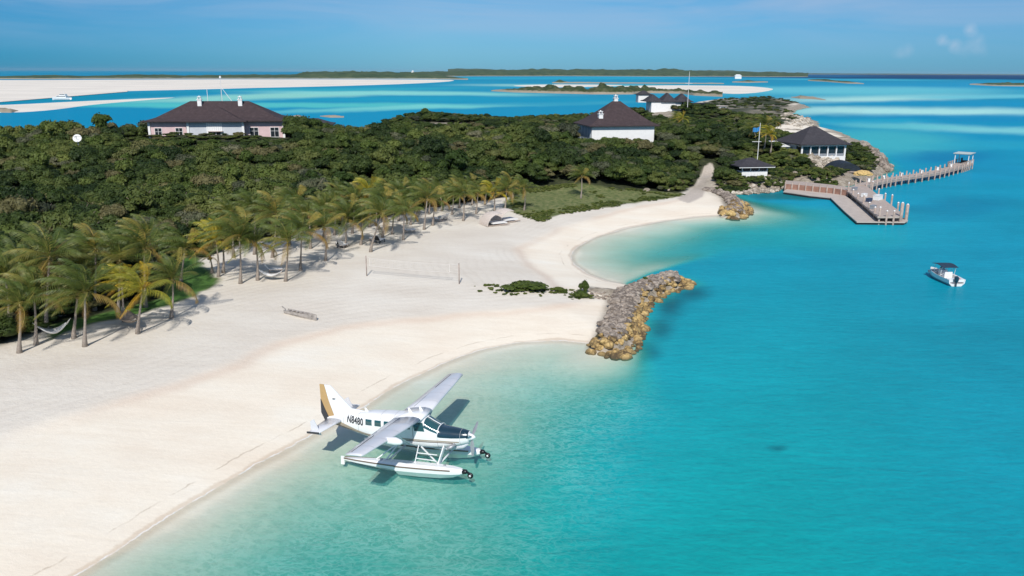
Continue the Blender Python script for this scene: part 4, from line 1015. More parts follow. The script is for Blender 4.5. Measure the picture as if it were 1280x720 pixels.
ROOFB = tile_mat('roof_tiles_brown', (.058, .042, .045)); ROOFG = tile_mat('roof_tiles_grey', (.050, .048, .056))
PINK = plain('pink_stucco', (.60, .44, .44), .85, .07, .8, bmp=.05); GREYW = plain('grey_white_boards', (.50, .52, .55), .8, .08, .8)
WHITE_M = plain('white_paint', (.74, .74, .73), .6, .05, 1.2); DARKG = plain('dark_glass', (.018, .024, .030), .12, .3, 1.0)
SHUT = plain('blue_grey_shutter', (.30, .36, .42), .7, .08, 1.0); STONE = plain('pale_stone', (.48, .42, .34), .9, .2, 1.4, bmp=.3)
WOODL = plain('weathered_deck', (.40, .33, .285), .85, .16, 1.3, bmp=.2); WOODR = plain('red_brown_timber', (.30, .165, .12), .8, .2, 1.2, bmp=.2)
PILE = plain('wooden_pile', (.34, .27, .23), .85, .25, 2.0, bmp=.3); CONC = plain('dock_concrete', (.46, .40, .35), .85, .1, .8, bmp=.1)
DARKP = plain('black_rubber', (.015, .018, .022), .6, .3, 3.0); GREYM = plain('grey_metal', (.35, .36, .38), .45, .1, 2.0, metal=.4)

def wallbox(parent, x0, x1, y0, y1, z0, z1, m, name='wall'):
    mb = MB(); mb.box(((x0 + x1) / 2, (y0 + y1) / 2, (z0 + z1) / 2), (x1 - x0, y1 - y0, z1 - z0)); return mb.build(name, m, parent)
def hip(mb, x0, x1, y0, y1, ze, zr, flare=.28, fh=.16, soffit=.22, rl=None):
    w, d = x1 - x0, y1 - y0; cx, cy = (x0 + x1) / 2, (y0 + y1) / 2
    half = max((w - d) / 2, 0.02) if rl is None else rl
    halfy = max((d - w) / 2, 0.02)
    def rect(f, z):     # f: 0 eave .. 1 ridge
        hx = w / 2 + (half - w / 2) * f; hy = d / 2 + (halfy - d / 2) * f
        return [mb.vert((cx + sx * hx, cy + sy * hy, z)) for sx, sy in ((-1, -1), (1, -1), (1, 1), (-1, 1))]
    lv = [rect(0, ze - soffit), rect(0, ze), rect(flare * .5, ze + (zr - ze) * fh * .42), rect(flare, ze + (zr - ze) * fh), rect(.62, ze + (zr - ze) * .56), rect(1, zr)]
    for a, b in zip(lv, lv[1:]):
        for k in range(4): mb.face((a[k], a[(k + 1) % 4], b[(k + 1) % 4], b[k]))
    mb.face(lv[0][::-1]); mb.face(lv[-1])
def window(parent, cx, y, z0, z1, w, panes=2, frame=WHITE_M, glass=DARKG, nrm=-1):
    f = MB(); t = .09
    f.box((cx - w / 2 + t / 2, y, (z0 + z1) / 2), (t, .12, z1 - z0)); f.box((cx + w / 2 - t / 2, y, (z0 + z1) / 2), (t, .12, z1 - z0))
    f.box((cx, y, z1 - t / 2), (w - 2 * t, .12, t)); f.box((cx, y, z0 + t / 2), (w - 2 * t, .12, t))
    for k in range(1, panes): f.box((cx - w / 2 + w * k / panes, y, (z0 + z1) / 2), (t * .8, .11, z1 - z0 - 2 * t))
    f.box((cx, y + .004, z0 + (z1 - z0) * .62), (w - 2 * t, .09, t * .6))
    o = f.build('window', frame, parent); g = MB(); g.box((cx, y + .02, (z0 + z1) / 2), (w - 2 * t, .04, z1 - z0 - 2 * t)); g.build('pane', glass, o); return o
def swindow(parent, x, cy, z0, z1, w, glass=DARKG, frame=WHITE_M):
    f = MB(); t = .09
    for s in (-1, 1): f.box((x, cy + s * (w / 2 - t / 2), (z0 + z1) / 2), (.12, t, z1 - z0))
    for z in (z0 + t / 2, z1 - t / 2): f.box((x, cy, z), (.12, w - 2 * t, t))
    o = f.build('window', frame, parent); g = MB(); g.box((x, cy, (z0 + z1) / 2), (.05, w - 2 * t, z1 - z0 - 2 * t)); g.build('pane', glass, o); return o
def chimney(parent, x, y, z0, z1, w=.9, m=WHITE_M):
    mb = MB(); mb.box((x, y, (z0 + z1 - .9) / 2), (w, w, z1 - .9 - z0)); mb.box((x, y, z1 - .83), (w + .24, w + .24, .14))
    o = mb.build('chimney', m, parent)
    c = MB()
    for s in (-1, 1):
        for q in (-1, 1): c.box((x + s * w * .3, y + q * w * .3, z1 - .53), (.14, .14, .46))
    c.box((x, y, z1 - .24), (w * .95, w * .95, .12)); c.tube([(x, y, z1 - .18), (x, y, z1)], [.18, .12], 8); c.build('chimney_cap', m, o); return o

# --- pink villa
Yv = 187.0; vb = GY(268, 151, Yv); zE = vb.z - .1; V = empty('villa', (vb.x, Yv, zE - 4.7), math.radians(9.4))
tag(V, 'large pink villa with a dark hipped roof and two chimneys above the trees', 'house')
zr = GY(276, 126.2, Yv + 7).z - (zE - 4.7); e = 4.7
wallbox(V, -14.2, -5.6, 0, 13.2, -3, e, PINK); wallbox(V, 6.4, 15.2, 0, 13.2, -3, e, PINK); wallbox(V, -5.6, 6.4, -1.9, 12, -3, e, GREYW)
mb = MB(); hip(mb, -15.5, 16.2, -1.3, 14.4, e + .16, zr, rl=6.6); mb.build('roof', ROOFB, V)
mb = MB(); hip(mb, -6.7, 7.5, -3.2, 9.2, e + .19, e + .19 + (zr - e) * .66, rl=.3); mb.build('roof', ROOFB, V)
for x in (-14.28, 15.28, -5.5, 6.5):
    mb = MB(); mb.box((x, -.09 if abs(x) > 10 else -1.98, e / 2 - 1), (.5, .3, e + 2)); mb.build('corner_post', WHITE_M, V)
chimney(V, -3.9, 5.2, e + 3.2, zr + 1.25); chimney(V, 5.2, 5.2, e + 3.2, zr + 1.25)
for x in (-12.4, -7.9, 8.6, 13.2): window(V, x, -.04, 1.0, 3.3, 1.6 if x < 0 else 2.0)
mb = MB(); mb.box((.2, -1.96, 2.9), (3.4, .1, 3.2)); mb.build('gable_panel', WHITE_M, V)
mb = MB()
for k in range(7): mb.box((-1.2 + k * .46, -2.03, 3.6), (.05, .04, 1.7))
mb.build('lattice', GREYW, V)
mb = MB(); mb.box((.2, -2.05, 1.2), (2.9, .12, 2.5)); d_ = mb.build('door', DARKG, V)
mb = MB()
for x in (-1.2, -.1, .5, 1.6): mb.box((x, -2.13, 1.2), (.12, .06, 2.5))
mb.build('frame', WHITE_M, d_)
mb = MB(); mb.box((.5, -2.35, 2.55), (3.2, .8, .10)); mb.build('awning', PILE, V)
# masts behind the villa
for (px, y0, y1, lab) in ((258.5, 136, 111.5, 'short white mast behind the left chimney of the pink villa'), (275.2, 136, 97.5, 'tall white radio mast with guy wires behind the pink villa')):
    Ym = 206.0; top = GY(px, y1, Ym); g = TZ(top.x, Ym); M_ = empty('mast', (top.x, Ym, g)); mb = MB(); mb.tube([(0, 0, -.5), (0, 0, top.z - g)], [.10, .06], 6); mb.build('pole', WHITE_M, M_)
    if y1 < 105:
        mb = MB()
        for dx, dy in ((5, 3), (-2.5, 5), (6.5, -2)): mb.tube([(0, 0, top.z - g - 2.2), (dx, dy, 6)], .035, 4)
        mb.build('guy_wire', WHITE_M, M_); mb = MB(); mb.tube([(0, 0, top.z - g - .05), (0, 0, top.z - g + .5)], [.28, .2], 8); mb.build('antenna', WHITE_M, M_)
    tag(M_, lab, 'mast')
# low building to the right, behind the villa
b = GY(388, 156, 224); LB = empty('bungalow', (b.x, 224, b.z - 2.6), math.radians(8)); tag(LB, 'low grey roofed building half hidden by trees right of the pink villa', 'house')
wallbox(LB, -5.3, 5.3, 0, 7, -2, 2.6, GREYW); mb = MB(); hip(mb, -6.3, 6.3, -1, 8, 2.75, 4.2); mb.build('roof', ROOFG, LB); mb = MB(); mb.box((1.4, -.06, 1.6), (2.4, .08, 1.2)); mb.build('shutter', WHITE_M, LB)
# --- cottage
Yc = 212.0; cb = GY(740, 158, Yc); C_ = empty('cottage', (cb.x, Yc, cb.z - 5.1), math.radians(12)); C_.scale = (1.135, 1.135, 1.135); e = 4.5
tag(C_, 'white cottage with a brown pyramid roof on the middle of the green slope', 'house')
wallbox(C_, 0, 15.2, 0, 11.6, -3, e, WHITE_M); zr = (GY(774, 126.6, Yc + 7.5).z - (cb.z - 5.1)) / 1.135
mb = MB(); hip(mb, -.9, 16.2, -.9, 12.5, e + .16, zr, rl=1.0, fh=.2); mb.build('roof', ROOFB, C_)
for k in range(4):
    mb = MB(); mb.box((-.05, 1.9 + k * 2.6, 2.2), (.10, 2.0, 3.8)); mb.build('shutter', SHUT, C_)
mb = MB(); mb.box((7.6, -.12, e - .18), (15.0, .1, .3)); mb.build('fascia', WHITE_M, C_)
chimney(C_, 2.6, 2.0, e + .4, e + 3.5, 1.0); chimney(C_, 7.6, 6.2, zr - 1.0, zr + 1.5, .9)
# --- seaside house with the glazed gallery
Yh = 212.0; hb = GY(1002.5, 181, Yh); Hh = empty('beach_house', (hb.x, Yh, hb.z - 3.35), math.radians(10)); Hh.scale = (1.045, 1.045, 1.045); e = 3.2
tag(Hh, 'white seaside house with grey hipped roof and dark gallery windows above the dock', 'house')
W_, D_ = 12.2, 12.2
wallbox(Hh, .30, W_ - .3, .34, D_, -2.2, e - .06, DARKG, 'glazing'); wallbox(Hh, .02, .34, 3.0, D_, -2.2, e - .05, WHITE_M)
mb = MB()
for k in range(6): mb.box((.2 + k * (W_ - .4) / 5, .17, e / 2 - .02), (.42 if k in (0, 5) else .30, .30, e))
mb.box((W_ / 2, .14, e - .22), (W_ + .2, .36, .44)); mb.box((W_ / 2, .15, .12), (W_ + .1, .34, .30)); mb.box((.16, 1.6, e - .22), (.36, 3.2, .44)); mb.box((.16, 1.6, .12), (.34, 3.2, .3))
mb.box((W_ / 2, .10, -1.1), (W_, .3, 2.1)); mb.box((.12, 1.6, -1.1), (.26, 3.2, 2.1))
mb.build('gallery_frame', WHITE_M, Hh)
for k in range(5):
    mb = MB(); x = .2 + (k + .5) * (W_ - .4) / 5
    mb.box((x, .2, .62), (1.9, .05, .62)); mb.build('balustrade', GREYM, Hh)
zr = (GY(1005, 157.5, Yh + 8).z - (hb.z - 3.35)) / 1.045
mb = MB(); hip(mb, -1.0, W_ + 1.0, -1.0, D_ + 1, e + .16, zr, rl=.8, fh=.22); mb.build('roof', ROOFG, Hh)
wallbox(Hh, -2.6, -.2, 5.0, 11, -2.2, 2.4, WHITE_M); mb = MB(); mb.quad((-3.2, 4.4, 2.5), (.0, 4.4, 2.5), (.0, 11.4, 3.3), (-3.2, 11.4, 3.3)); mb.quad((-3.2, 11.4, 3.12), (.0, 11.4, 3.12), (.0, 4.4, 2.32), (-3.2, 4.4, 2.32)); mb.quad((-3.2, 4.4, 2.32), (.0, 4.4, 2.32), (.0, 4.4, 2.5), (-3.2, 4.4, 2.5)); mb.build('porch_roof', WHITE_M, Hh)
wallbox(Hh, W_ + .6, W_ + 4.6, 9.5, 14.0, -2.2, 2.3, SHUT); mb = MB(); hip(mb, W_ - .1, W_ + 5.4, 8.7, 14.8, 2.45, 3.8); mb.build('roof', ROOFG, Hh)
# --- small hut by the cove
Yk = 187.0; kb = GY(944, 208, Yk); K_ = empty('boathouse', (kb.x, Yk, kb.z - 3.0), math.radians(10)); tag(K_, 'small white hut with a dark grey roof at the back of the cove', 'hut'); e = 3.0
wallbox(K_, -3.2, 3.2, 0, 5.4, -1.6, 1.9, WHITE_M); wallbox(K_, -3.0, 3.0, .2, 5.2, 1.9, e, DARKG, 'opening')
mb = MB()
for x in (-3.1, -1.05, 1.05, 3.1): mb.box((x, .08, 2.4), (.18, .18, 1.2))
for k in range(9): mb.box((-2.9 + k * .72, -.04, 1.55), (.10, .07, .9))
mb.build('post', WHITE_M, K_); mb = MB(); hip(mb, -4.5, 4.5, -1.2, 6.6, e + .18, e + 1.75, fh=.22); mb.build('roof', ROOFG, K_); mb = MB(); mb.box((0, -1.12, e - .1), (8.9, .08, .2)); mb.build('fascia', WHITE_M, K_)
# --- house on the far point
Yf = 372.0; fb = GY(836, 127.5, Yf); F_ = empty('far_house', (fb.x, Yf, fb.z - 3), math.radians(6)); tag(F_, 'white bungalow with three dark hipped roofs on the far end of the island', 'house')
wallbox(F_, -8, 5.6, 0, 9, -3, 3.2, WHITE_M)
mb = MB()
for k in range(5): mb.box((5.9 + k * 1.05, .2, 1.2), (.36, .36, 4.0))
mb.box((8.0, .2, 3.06), (4.8, .5, .3)); mb.build('column', WHITE_M, F_); wallbox(F_, 5.7, 10, 1.2, 8, -3, 3.1, DARKG, 'porch')
for (a, b_, zt, dy) in ((-10.5, -2.2, 6.3, .4), (-3.6, 4.2, 6.9, 0), (3.0, 11.2, 6.6, -.3)):
    mb = MB(); hip(mb, a, b_, -1 + dy, 10 + dy, 3.3 + dy * .1, zt); mb.build('roof', ROOFG, F_)
for (px, py, w, lab) in ((806, 117.5, 6.0, 'grey roofed outbuilding left of the far bungalow'), (876, 129, 7.0, 'dark open shed right of the far bungalow'), (902, 132.5, 5.0, 'low flat roofed shed by the far rocks')):
    b = GY(px, py, 392); S_ = empty('outbuilding', (b.x, 392, b.z - 2.4), .1); wallbox(S_, -w / 2, w / 2, 0, 5, -1.5, 2.2, WHITE_M if px != 876 else DARKG); mb = MB()
    if px == 806: hip(mb, -w / 2 - .6, w / 2 + .6, -.6, 5.6, 2.3, 4.0)
    else: mb.box((0, 2.5, 2.35), (w + 1.2, 6.2, .22))
    mb.build('roof', ROOFG if px != 902 else CONC, S_); tag(S_, lab, 'shed')
# flagpole by the far house
for (px, y0, y1, Yp, lab, nm) in ((862, 127, 89.5, 366, 'thin white mast rising beside the far bungalow', 'mast'),):
    top = GY(px, y1, Yp); g = TZ(top.x, Yp); M_ = empty(nm, (top.x, Yp, g)); mb = MB(); mb.tube([(0, 0, -.5), (0, 0, top.z - g)], [.13, .08], 6); mb.build('pole', WHITE_M, M_); mb = MB(); mb.tube([(-1.6, 0, (top.z - g) * .72), (1.6, 0, (top.z - g) * .72)], .07, 5); mb.build('yard', WHITE_M, M_); tag(M_, lab, 'mast')
# flag pole among the palms near the beach house
Yp = 196.0; top = GY(950.5, 153.5, Yp); g = TZ(top.x, Yp); FP = empty('flagpole', (top.x, Yp, g)); mb = MB(); mb.tube([(0, 0, -.4), (0, 0, top.z - g)], [.10, .06], 8); mb.build('pole', WHITE_M, FP)
mb = MB(); mb.tube([(-1.6, 0, (top.z - g) * .62), (.6, 0, (top.z - g) * .62)], .06, 6); mb.build('yard', WHITE_M, FP)
BLUEF = plain('blue_flag_cloth', (.03, .22, .50), .8, .15, 2.0); mb = MB(); nn = 8
z1_ = (top.z - g) - .9
for k in range(nn):
    a = k / nn; b_ = (k + 1) / nn; f = lambda u: (-.1 - 1.5 * u, .25 * math.sin(u * 7), -.45 * u - .15 * math.sin(u * 5)); p, q = f(a), f(b_)
    mb.quad((p[0], p[1], z1_ - 1.0 + p[2]), (q[0], q[1], z1_ - 1.0 + q[2]), (q[0], q[1], z1_ + q[2]), (p[0], p[1], z1_ + p[2]))
mb.build('flag', BLUEF, FP); tag(FP, 'white flagpole with a blue flag among the palms left of the seaside house', 'flagpole')
# satellite dish
Yd = 163.0; dp = GY(97, 173.5, Yd); g = TZ(dp.x, Yd); SD = empty('satellite_dish', (dp.x, Yd, g)); mb = MB(); mb.tube([(0, 0, -.3), (0, 0, dp.z - g - .1)], .12, 8); mb.build('pole', GREYM, SD)
mb = MB(); R_ = .82; aim = Vector((.25, -1, .55)).normalized(); sx = aim.cross(Vector((0, 0, 1))).normalized(); sz2 = sx.cross(aim); c0 = Vector((0, 0, dp.z - g)); pr = None; first = None
rings = [[mb.vert(c0 + (sx * math.cos(a) + sz2 * math.sin(a)) * rr + aim * (.34 * (rr / R_) ** 2)) for a in [k * PI / 10 for k in range(20)]] for rr in (.05, .3, .6, .82)]
ringb = [[mb.vert(c0 + (sx * math.cos(a) + sz2 * math.sin(a)) * rr + aim * (.34 * (rr / R_) ** 2 - .05)) for a in [k * PI / 10 for k in range(20)]] for rr in (.05, .3, .6, .82)]
for RR_ in (rings, ringb):
    for a, b_ in zip(RR_, RR_[1:]):
        for k in range(20): mb.face((a[k], a[(k + 1) % 20], b_[(k + 1) % 20], b_[k]))
for k in range(20): mb.face((rings[-1][k], rings[-1][(k + 1) % 20], ringb[-1][(k + 1) % 20], ringb[-1][k]))
mb.build('reflector', WHITE_M, SD, True); mb = MB()
for a in (.5, 2.6, 4.7): mb.tube([c0 + (sx * math.cos(a) + sz2 * math.sin(a)) * .78 + aim * .3, c0 + aim * .9], .025, 5)
mb.tube([c0 + aim * .92, c0 + aim * 1.12], .09, 8); mb.build('feed_horn', DARKP, SD); tag(SD, 'white satellite dish standing above the dark scrub at the left', 'dish')
b = GY(124, 170.5, 174); TK = empty('water_tank', (b.x, 174, b.z - 1.0)); mb = MB(); mb.tube([(0, 0, -2.5), (0, 0, .2)], .7, 14); mb.build('tank', SHUT, TK); mb = MB(); mb.tube([(0, 0, .2), (0, 0, .45)], [.72, .2], 14); mb.build('lid', SHUT, TK); tag(TK, 'small teal tank in the scrub right of the satellite dish', 'tank')
# ================================================================== ROCKS
def rock_mat(name, cols, sc=2.0, wetline=False):
    m, t, b = mat(name); n0 = tnoise(t, sc, 7, .72, coords='pos'); vo = N(t, 'ShaderNodeTexVoronoi', feature='DISTANCE_TO_EDGE'); t.links.new(N(t, 'ShaderNodeNewGeometry').outputs['Position'], vo.inputs[0]); vo.inputs['Scale'].default_value = 1.9
    n = mth(t, 'MULTIPLY', n0, mth(t, 'ADD', .62, mth(t, 'MULTIPLY', vo.outputs['Distance'], 1.6), clamp=True)); oi = N(t, 'ShaderNodeObjectInfo').outputs['Random']
    f = mth(t, 'ADD', mth(t, 'MULTIPLY', n, .75), mth(t, 'MULTIPLY', oi, .25)); c = ramp(t, f, [(.32, cols[0]), (.52, cols[1]), (.74, cols[2])])
    if wetline:
        geo = N(t, 'ShaderNodeNewGeometry'); sp = N(t, 'ShaderNodeSeparateXYZ'); t.links.new(geo.outputs['Position'], sp.inputs[0])
        k = mth(t, 'SUBTRACT', 1.0, mth(t, 'MULTIPLY', mth(t, 'SUBTRACT', sp.outputs[2], .02), 3.2), clamp=True); c = mixc(t, 'MIX', mth(t, 'MULTIPLY', k, .8), c, (.07, .055, .03))
    t.links.new(c, b.inputs['Base Color']); b.inputs['Roughness'].default_value = .9; bump(t, b, n, 1.0, .16); return m
RYEL = rock_mat('ochre_rock', [(.10, .065, .03), (.46, .31, .12), (.70, .52, .25)], 2.6, True); RGRY = rock_mat('grey_rock', [(.13, .105, .085), (.33, .275, .225), (.50, .43, .36)], 1.8); RWHT = rock_mat('pale_limestone', [(.20, .17, .13), (.50, .44, .36), (.70, .64, .55)], .9)
def boulder_mesh(name, m, seed, flat_=.7):
    bm = bmesh.new(); bmesh.ops.create_icosphere(bm, subdivisions=2, radius=1.0); r = random.Random(seed); ox = r.uniform(0, 50)
    for v in bm.verts:
        p = v.co.copy(); n = mnoise.noise(p * .9 + Vector((ox, 0, 0))); n2 = mnoise.noise(p * 2.3 + Vector((0, ox, 0))); s = 1 + .50 * n + .26 * n2
        q = p * s; q = Vector((q.x * 1.1, q.y * .92, q.z * flat_))
        for a in (Vector((1, .2, .3)), Vector((-.6, .7, .4)), Vector((-.2, -.9, .3)), Vector((0.1, 0, 1))):
            a = a.normalized(); k = q.dot(a) - .78
            if k > 0: q -= a * k * .85
        v.co = q
    me = bpy.data.meshes.new(name); bm.to_mesh(me); bm.free(); me.materials.append(m); return me
BY = [boulder_mesh('boulder', RYEL, i) for i in range(5)]; BG = [boulder_mesh('boulder', RGRY, 20 + i) for i in range(5)]; BW = [boulder_mesh('boulder', RWHT, 40 + i) for i in range(4)]
def rocks(poly, z0, sp, size, meshes, label, group, zoff=0.0, name='boulder', zfun=None):
    pl = np.array(poly); q = np.array(poisson(pl[:, 0].min() - 1, pl[:, 0].max() + 1, pl[:, 1].min() - 1, pl[:, 1].max() + 1, sp, .35)); q = q[sdist(pl, q[:, 0], q[:, 1]) > -.15 * sp]
    for (x, y) in q:
        s = size * float(rng.uniform(.55, 1.45)); o = bpy.data.objects.new(name, meshes[int(rng.integers(0, len(meshes)))]); COL.objects.link(o)
        z = (max(TZ(x, y), z0) if zfun is None else zfun(x, y)) + zoff
        o.location = (x, y, z); o.scale = (s, s * float(rng.uniform(.8, 1.15)), s * float(rng.uniform(.7, 1.05))); o.rotation_euler = (rng.uniform(-.35, .35), rng.uniform(-.35, .35), rng.uniform(0, 6.28)); tag(o, label, 'rock', group)
    print(label, len(q)); return len(q)
yel_poly = GL([(738, 430), (750, 421), (775, 427), (788, 406), (795, 386), (803, 369), (825, 359), (846, 352), (850, 345), (868, 353), (862, 360), (840, 365), (817, 378), (810, 395), (805, 416), (799, 436), (780, 446), (755, 444), (740, 438)], .2)
nb = rocks(yel_poly, -.15, .80, .47, BY, 'ochre boulder on the seaward foot of the large rock groin', 'ochre boulders of the large groin', .05)
gry_poly = GL([(750, 417), (757, 400), (766, 380), (768, 366), (795, 356), (815, 346), (835, 341), (848, 343), (848, 350), (820, 358), (801, 367), (793, 386), (785, 406), (775, 424), (760, 425)], 1.0)
def rubble(name, poly, z0, sp, size, srcs, label, zoff=.1):
    pl = np.array(poly); q = np.array(poisson(pl[:, 0].min() - 1, pl[:, 0].max() + 1, pl[:, 1].min() - 1, pl[:, 1].max() + 1, sp, .4)); q = q[sdist(pl, q[:, 0], q[:, 1]) > -.15 * sp]
    z = np.maximum(terrain(q[:, 0], q[:, 1]), z0) + zoff; n = len(q); s = size * rng.uniform(.5, 1.35, n)
    return scatter_object(name, np.stack([q[:, 0], q[:, 1], z], -1), np.stack([s, s * rng.uniform(.7, 1.2, n), s * rng.uniform(.7, 1.0, n)], -1), rng.uniform(0, 6.28, n), srcs, rng.integers(0, len(srcs), n), label, 'rubble')
def one_rock(px, py, z, s, m, lab):
    p = G(px, py, z); o = bpy.data.objects.new('boulder', m); COL.objects.link(o); o.location = p; o.scale = (s, s, s * .8); tag(o, lab, 'rock'); return o
GS = [one_rock(757, 413, 1.3, .8, BG[0], 'largest grey block at the near end of the groin crest'), one_rock(768, 376, 1.4, .7, BG[1], 'dark grey block on the inner edge of the groin crest'), one_rock(838, 344, 1.5, .7, BG[2], 'grey block near the outer tip of the groin crest'), one_rock(753, 404, .9, .55, BG[3], 'brown grey block half buried in sand beside the groin'), one_rock(762, 396, 1.3, .6, BG[4], 'flat grey block on the beach side of the groin crest')]
gry_poly = GL([(750, 417), (757, 400), (766, 380), (768, 366), (795, 356), (815, 346), (835, 341), (848, 343), (848, 350), (820, 358), (801, 367), (793, 386), (785, 406), (775, 424), (760, 425)], 1.0)
rubble('grey_rubble', gry_poly, .85, .42, .36, GS, 'small grey rubble covering the crest of the large groin', .22)
tail_poly = GL([(735, 368), (737, 360), (770, 361), (766, 371)], 1.2)
rubble('grey_rubble', tail_poly, .5, .6, .22, GS, 'small grey rubble at the sandy root of the large groin', .03)
core = MB()
def mound(poly, z0, z1, m, name, lab, cat, inset=.5):
    P2 = [Vector((p[0], p[1], 0)) for p in poly]; P2 = smooth_poly(P2, 3); n = len(P2); mbm = MB(); rg = []
    pl = np.array([(p.x, p.y) for p in P2]); x0, y0 = pl.min(0); x1, y1 = pl.max(0); st = .45; xs = np.arange(x0 - 1, x1 + 1, st); ys2 = np.arange(y0 - 1, y1 + 1, st); A, B = np.meshgrid(xs, ys2); d = sdist(pl, A, B)
    Z = z0 + (z1 - z0) * sstep(-.6, inset, d) + (vnoise(A, B, 1.1, 5) - .5) * .55 * sstep(-.6, .4, d)
    o = grid_mesh(name, A, B, Z, m, {}, keep=(d > -.7), kind=None); return tag(o, lab, cat)
mound(gry_poly, -.3, 1.25, RGRY, 'groin', 'long grey rock groin running out from the sand spit into the turquoise water', 'groin', .7)
# the small jetty head at the far end of the bay beach
jy = GL([(904, 270), (902, 262), (912, 262), (920, 256), (924, 249), (932, 255), (937, 264), (932, 271), (918, 273)], .2); rocks(jy, -.2, 1.3, .72, BY, 'ochre boulder round the tip of the small jetty at the far end of the bay', 'ochre boulders of the small jetty', .1)
jg = GL([(880, 239), (888, 236), (905, 240), (918, 245), (929, 256), (925, 264), (910, 264), (912, 256), (905, 248)], .9); mound(jg, -.3, 1.15, RGRY, 'jetty', 'short grey stone jetty closing the far end of the bay beach', 'jetty', .7)
rubble('grey_rubble', jg, .8, .7, .5, GS, 'small grey rubble on top of the small jetty', .2)
WS_ = [one_rock(1016, 203, 3.4, 1.1, BW[0], 'pale block at the left of the limestone blocks below the seaside house'), one_rock(1046, 204, 3.0, 1.3, BW[1], 'largest pale block at the right of the limestone blocks below the seaside house')]
# low rock shelf along the cove
rubble('shore_rubble', GL([(896, 243), (905, 236), (940, 234), (978, 231), (986, 226), (990, 222), (996, 230), (978, 238), (940, 241)], .3), .1, 1.5, .8, WS_, 'pale flat rock in the low stone edge of the cove', .1)
rocks(GL([(1004, 199), (1012, 192), (1030, 194), (1036, 198), (1052, 199), (1048, 205), (1036, 212), (1026, 210), (1012, 206)], 3.0), 0, 1.5, .85, BW, 'big white limestone block below the seaside house', 'white limestone blocks below the seaside house', .1)
rubble('shore_rubble', GL([(1092, 207), (1096, 198), (1112, 205), (1114, 212), (1100, 212)], .6), .1, 1.2, .9, GS, 'grey brown rock on the tip of the headland beside the pier', .1)
rubble('shore_rubble', GL([(1072, 176), (1082, 180), (1100, 195), (1108, 205), (1103, 204), (1086, 189)], .3), .1, 2.2, 1.4, GS, 'grey rock along the open shore behind the seaside house', .1)
rubble('shore_rubble', GL([(985, 140), (1018, 151), (1016, 160), (1000, 163), (985, 158), (976, 150)], 1.5), .1, 3.6, .9, WS_, 'pale rock slab on the outer shore beyond the seaside house', .0)
# ================================================================== DOCK AND PIER
def deck(parent, poly, z, th, m, name='deck'):
    mb = MB(); mb.prism([(p[0], p[1]) for p in poly], z - th, z); return mb.build(name, m, parent)
def rel(o, pts): return [(p[0] - o[0], p[1] - o[1]) for p in pts]
O = G(1075, 240, 0); BD = empty('boat_dock', (O.x, O.y, 0)); tag(BD, 'timber boat dock lined with piles running out from the shore', 'dock')
dk = rel(O, GL([(1052, 236), (1066, 233), (1078, 228), (1090, 238), (1129, 268), (1124, 271), (1097, 271), (1070, 248), (1062, 241)], 1.5)); deck(BD, dk, 1.55, .3, WOODL)
edge = GL([(1060, 240), (1066, 245), (1072, 250), (1079, 256), (1086, 262), (1093, 268), (1099, 272.5), (1108, 273), (1117, 273), (1126, 272.5), (1133, 270), (1122, 262), (1114, 256), (1106, 250), (1098, 244), (1090, 238)], 1.2)
for i, (x, y) in enumerate(edge):
    tp = 2.5 + .6 * (i % 3 == 0) + (.8 if i in (9, 10) else 0); mb = MB(); mb.tube([(x - O.x, y - O.y, -3), (x - O.x, y - O.y, tp)], .17 if i not in (9, 10) else .28, 9); q = mb.build('pile', PILE, BD, True)
    mb = MB(); mb.tube([(x - O.x, y - O.y, tp), (x - O.x, y - O.y, tp + .18)], [.2, .04], 9); mb.build('pile_cap', WHITE_M, q)
for i in range(6):
    (xa, ya), (xb, yb) = edge[i], edge[i + 1]; mb = MB(); mb.beam((xa - O.x, ya - O.y, .75), (xb - O.x, yb - O.y, .75), .12, 1.1); mb.build('fender_board', DARKP, BD)
# floating dock
O2 = G(1060, 262, 0); FD = empty('floating_dock', (O2.x, O2.y, 0)); tag(FD, 'pale floating dock with a bend and a pointed end in front of the boat dock', 'dock')
fp = rel(O2, GL([(979, 240), (984, 236.5), (1010, 238.5), (1040, 241.5), (1056, 245), (1070, 254), (1092, 268.5), (1104, 273), (1130, 273), (1135, 276.3), (1131, 278.5), (1071, 278), (1056, 265), (1038, 247.5), (1010, 244.5)], .45))
deck(FD, fp, .55, .16, CONC); cen = sum((Vector((p[0], p[1])) for p in fp), Vector((0, 0))) / len(fp)
mb = MB(); mb.prism([(p[0] * .985 + cen.x * .015, p[1] * .985 + cen.y * .015) for p in fp], -.3, .385); mb.build('float', DARKP, FD)
# red-brown boardwalk along the shore
O3 = G(1015, 233, 0); BW_ = empty('boardwalk', (O3.x, O3.y, 0)); tag(BW_, 'red brown timber boardwalk with a low wall between the cove and the boat dock', 'boardwalk')
fr = GL([(981, 232.5), (1000, 234), (1020, 236), (1040, 238), (1060, 241)], 1.2); bk = GL([(1062, 236), (1040, 232.5), (1020, 230.5), (1000, 228.5), (982, 227)], 1.2); deck(BW_, rel(O3, fr + bk), 1.5, .25, WOODL)
mb = MB()
for (a, b_) in zip(fr, fr[1:]): mb.beam((a[0] - O3.x, a[1] - O3.y - .1, .95), (b_[0] - O3.x, b_[1] - O3.y - .1, .95), .14, 1.5)
mb.build('board_wall', WOODR, BW_)
for u in np.linspace(0, 3.98, 10):
    k = int(u); f_ = u - k; x = fr[k][0] * (1 - f_) + fr[k + 1][0] * f_; y = fr[k][1] * (1 - f_) + fr[k + 1][1] * f_; mb = MB(); mb.tube([(x - O3.x, y - O3.y - .3, -2), (x - O3.x, y - O3.y - .3, 2.2)], .16, 8); mb.build('post', PILE, BW_, True)
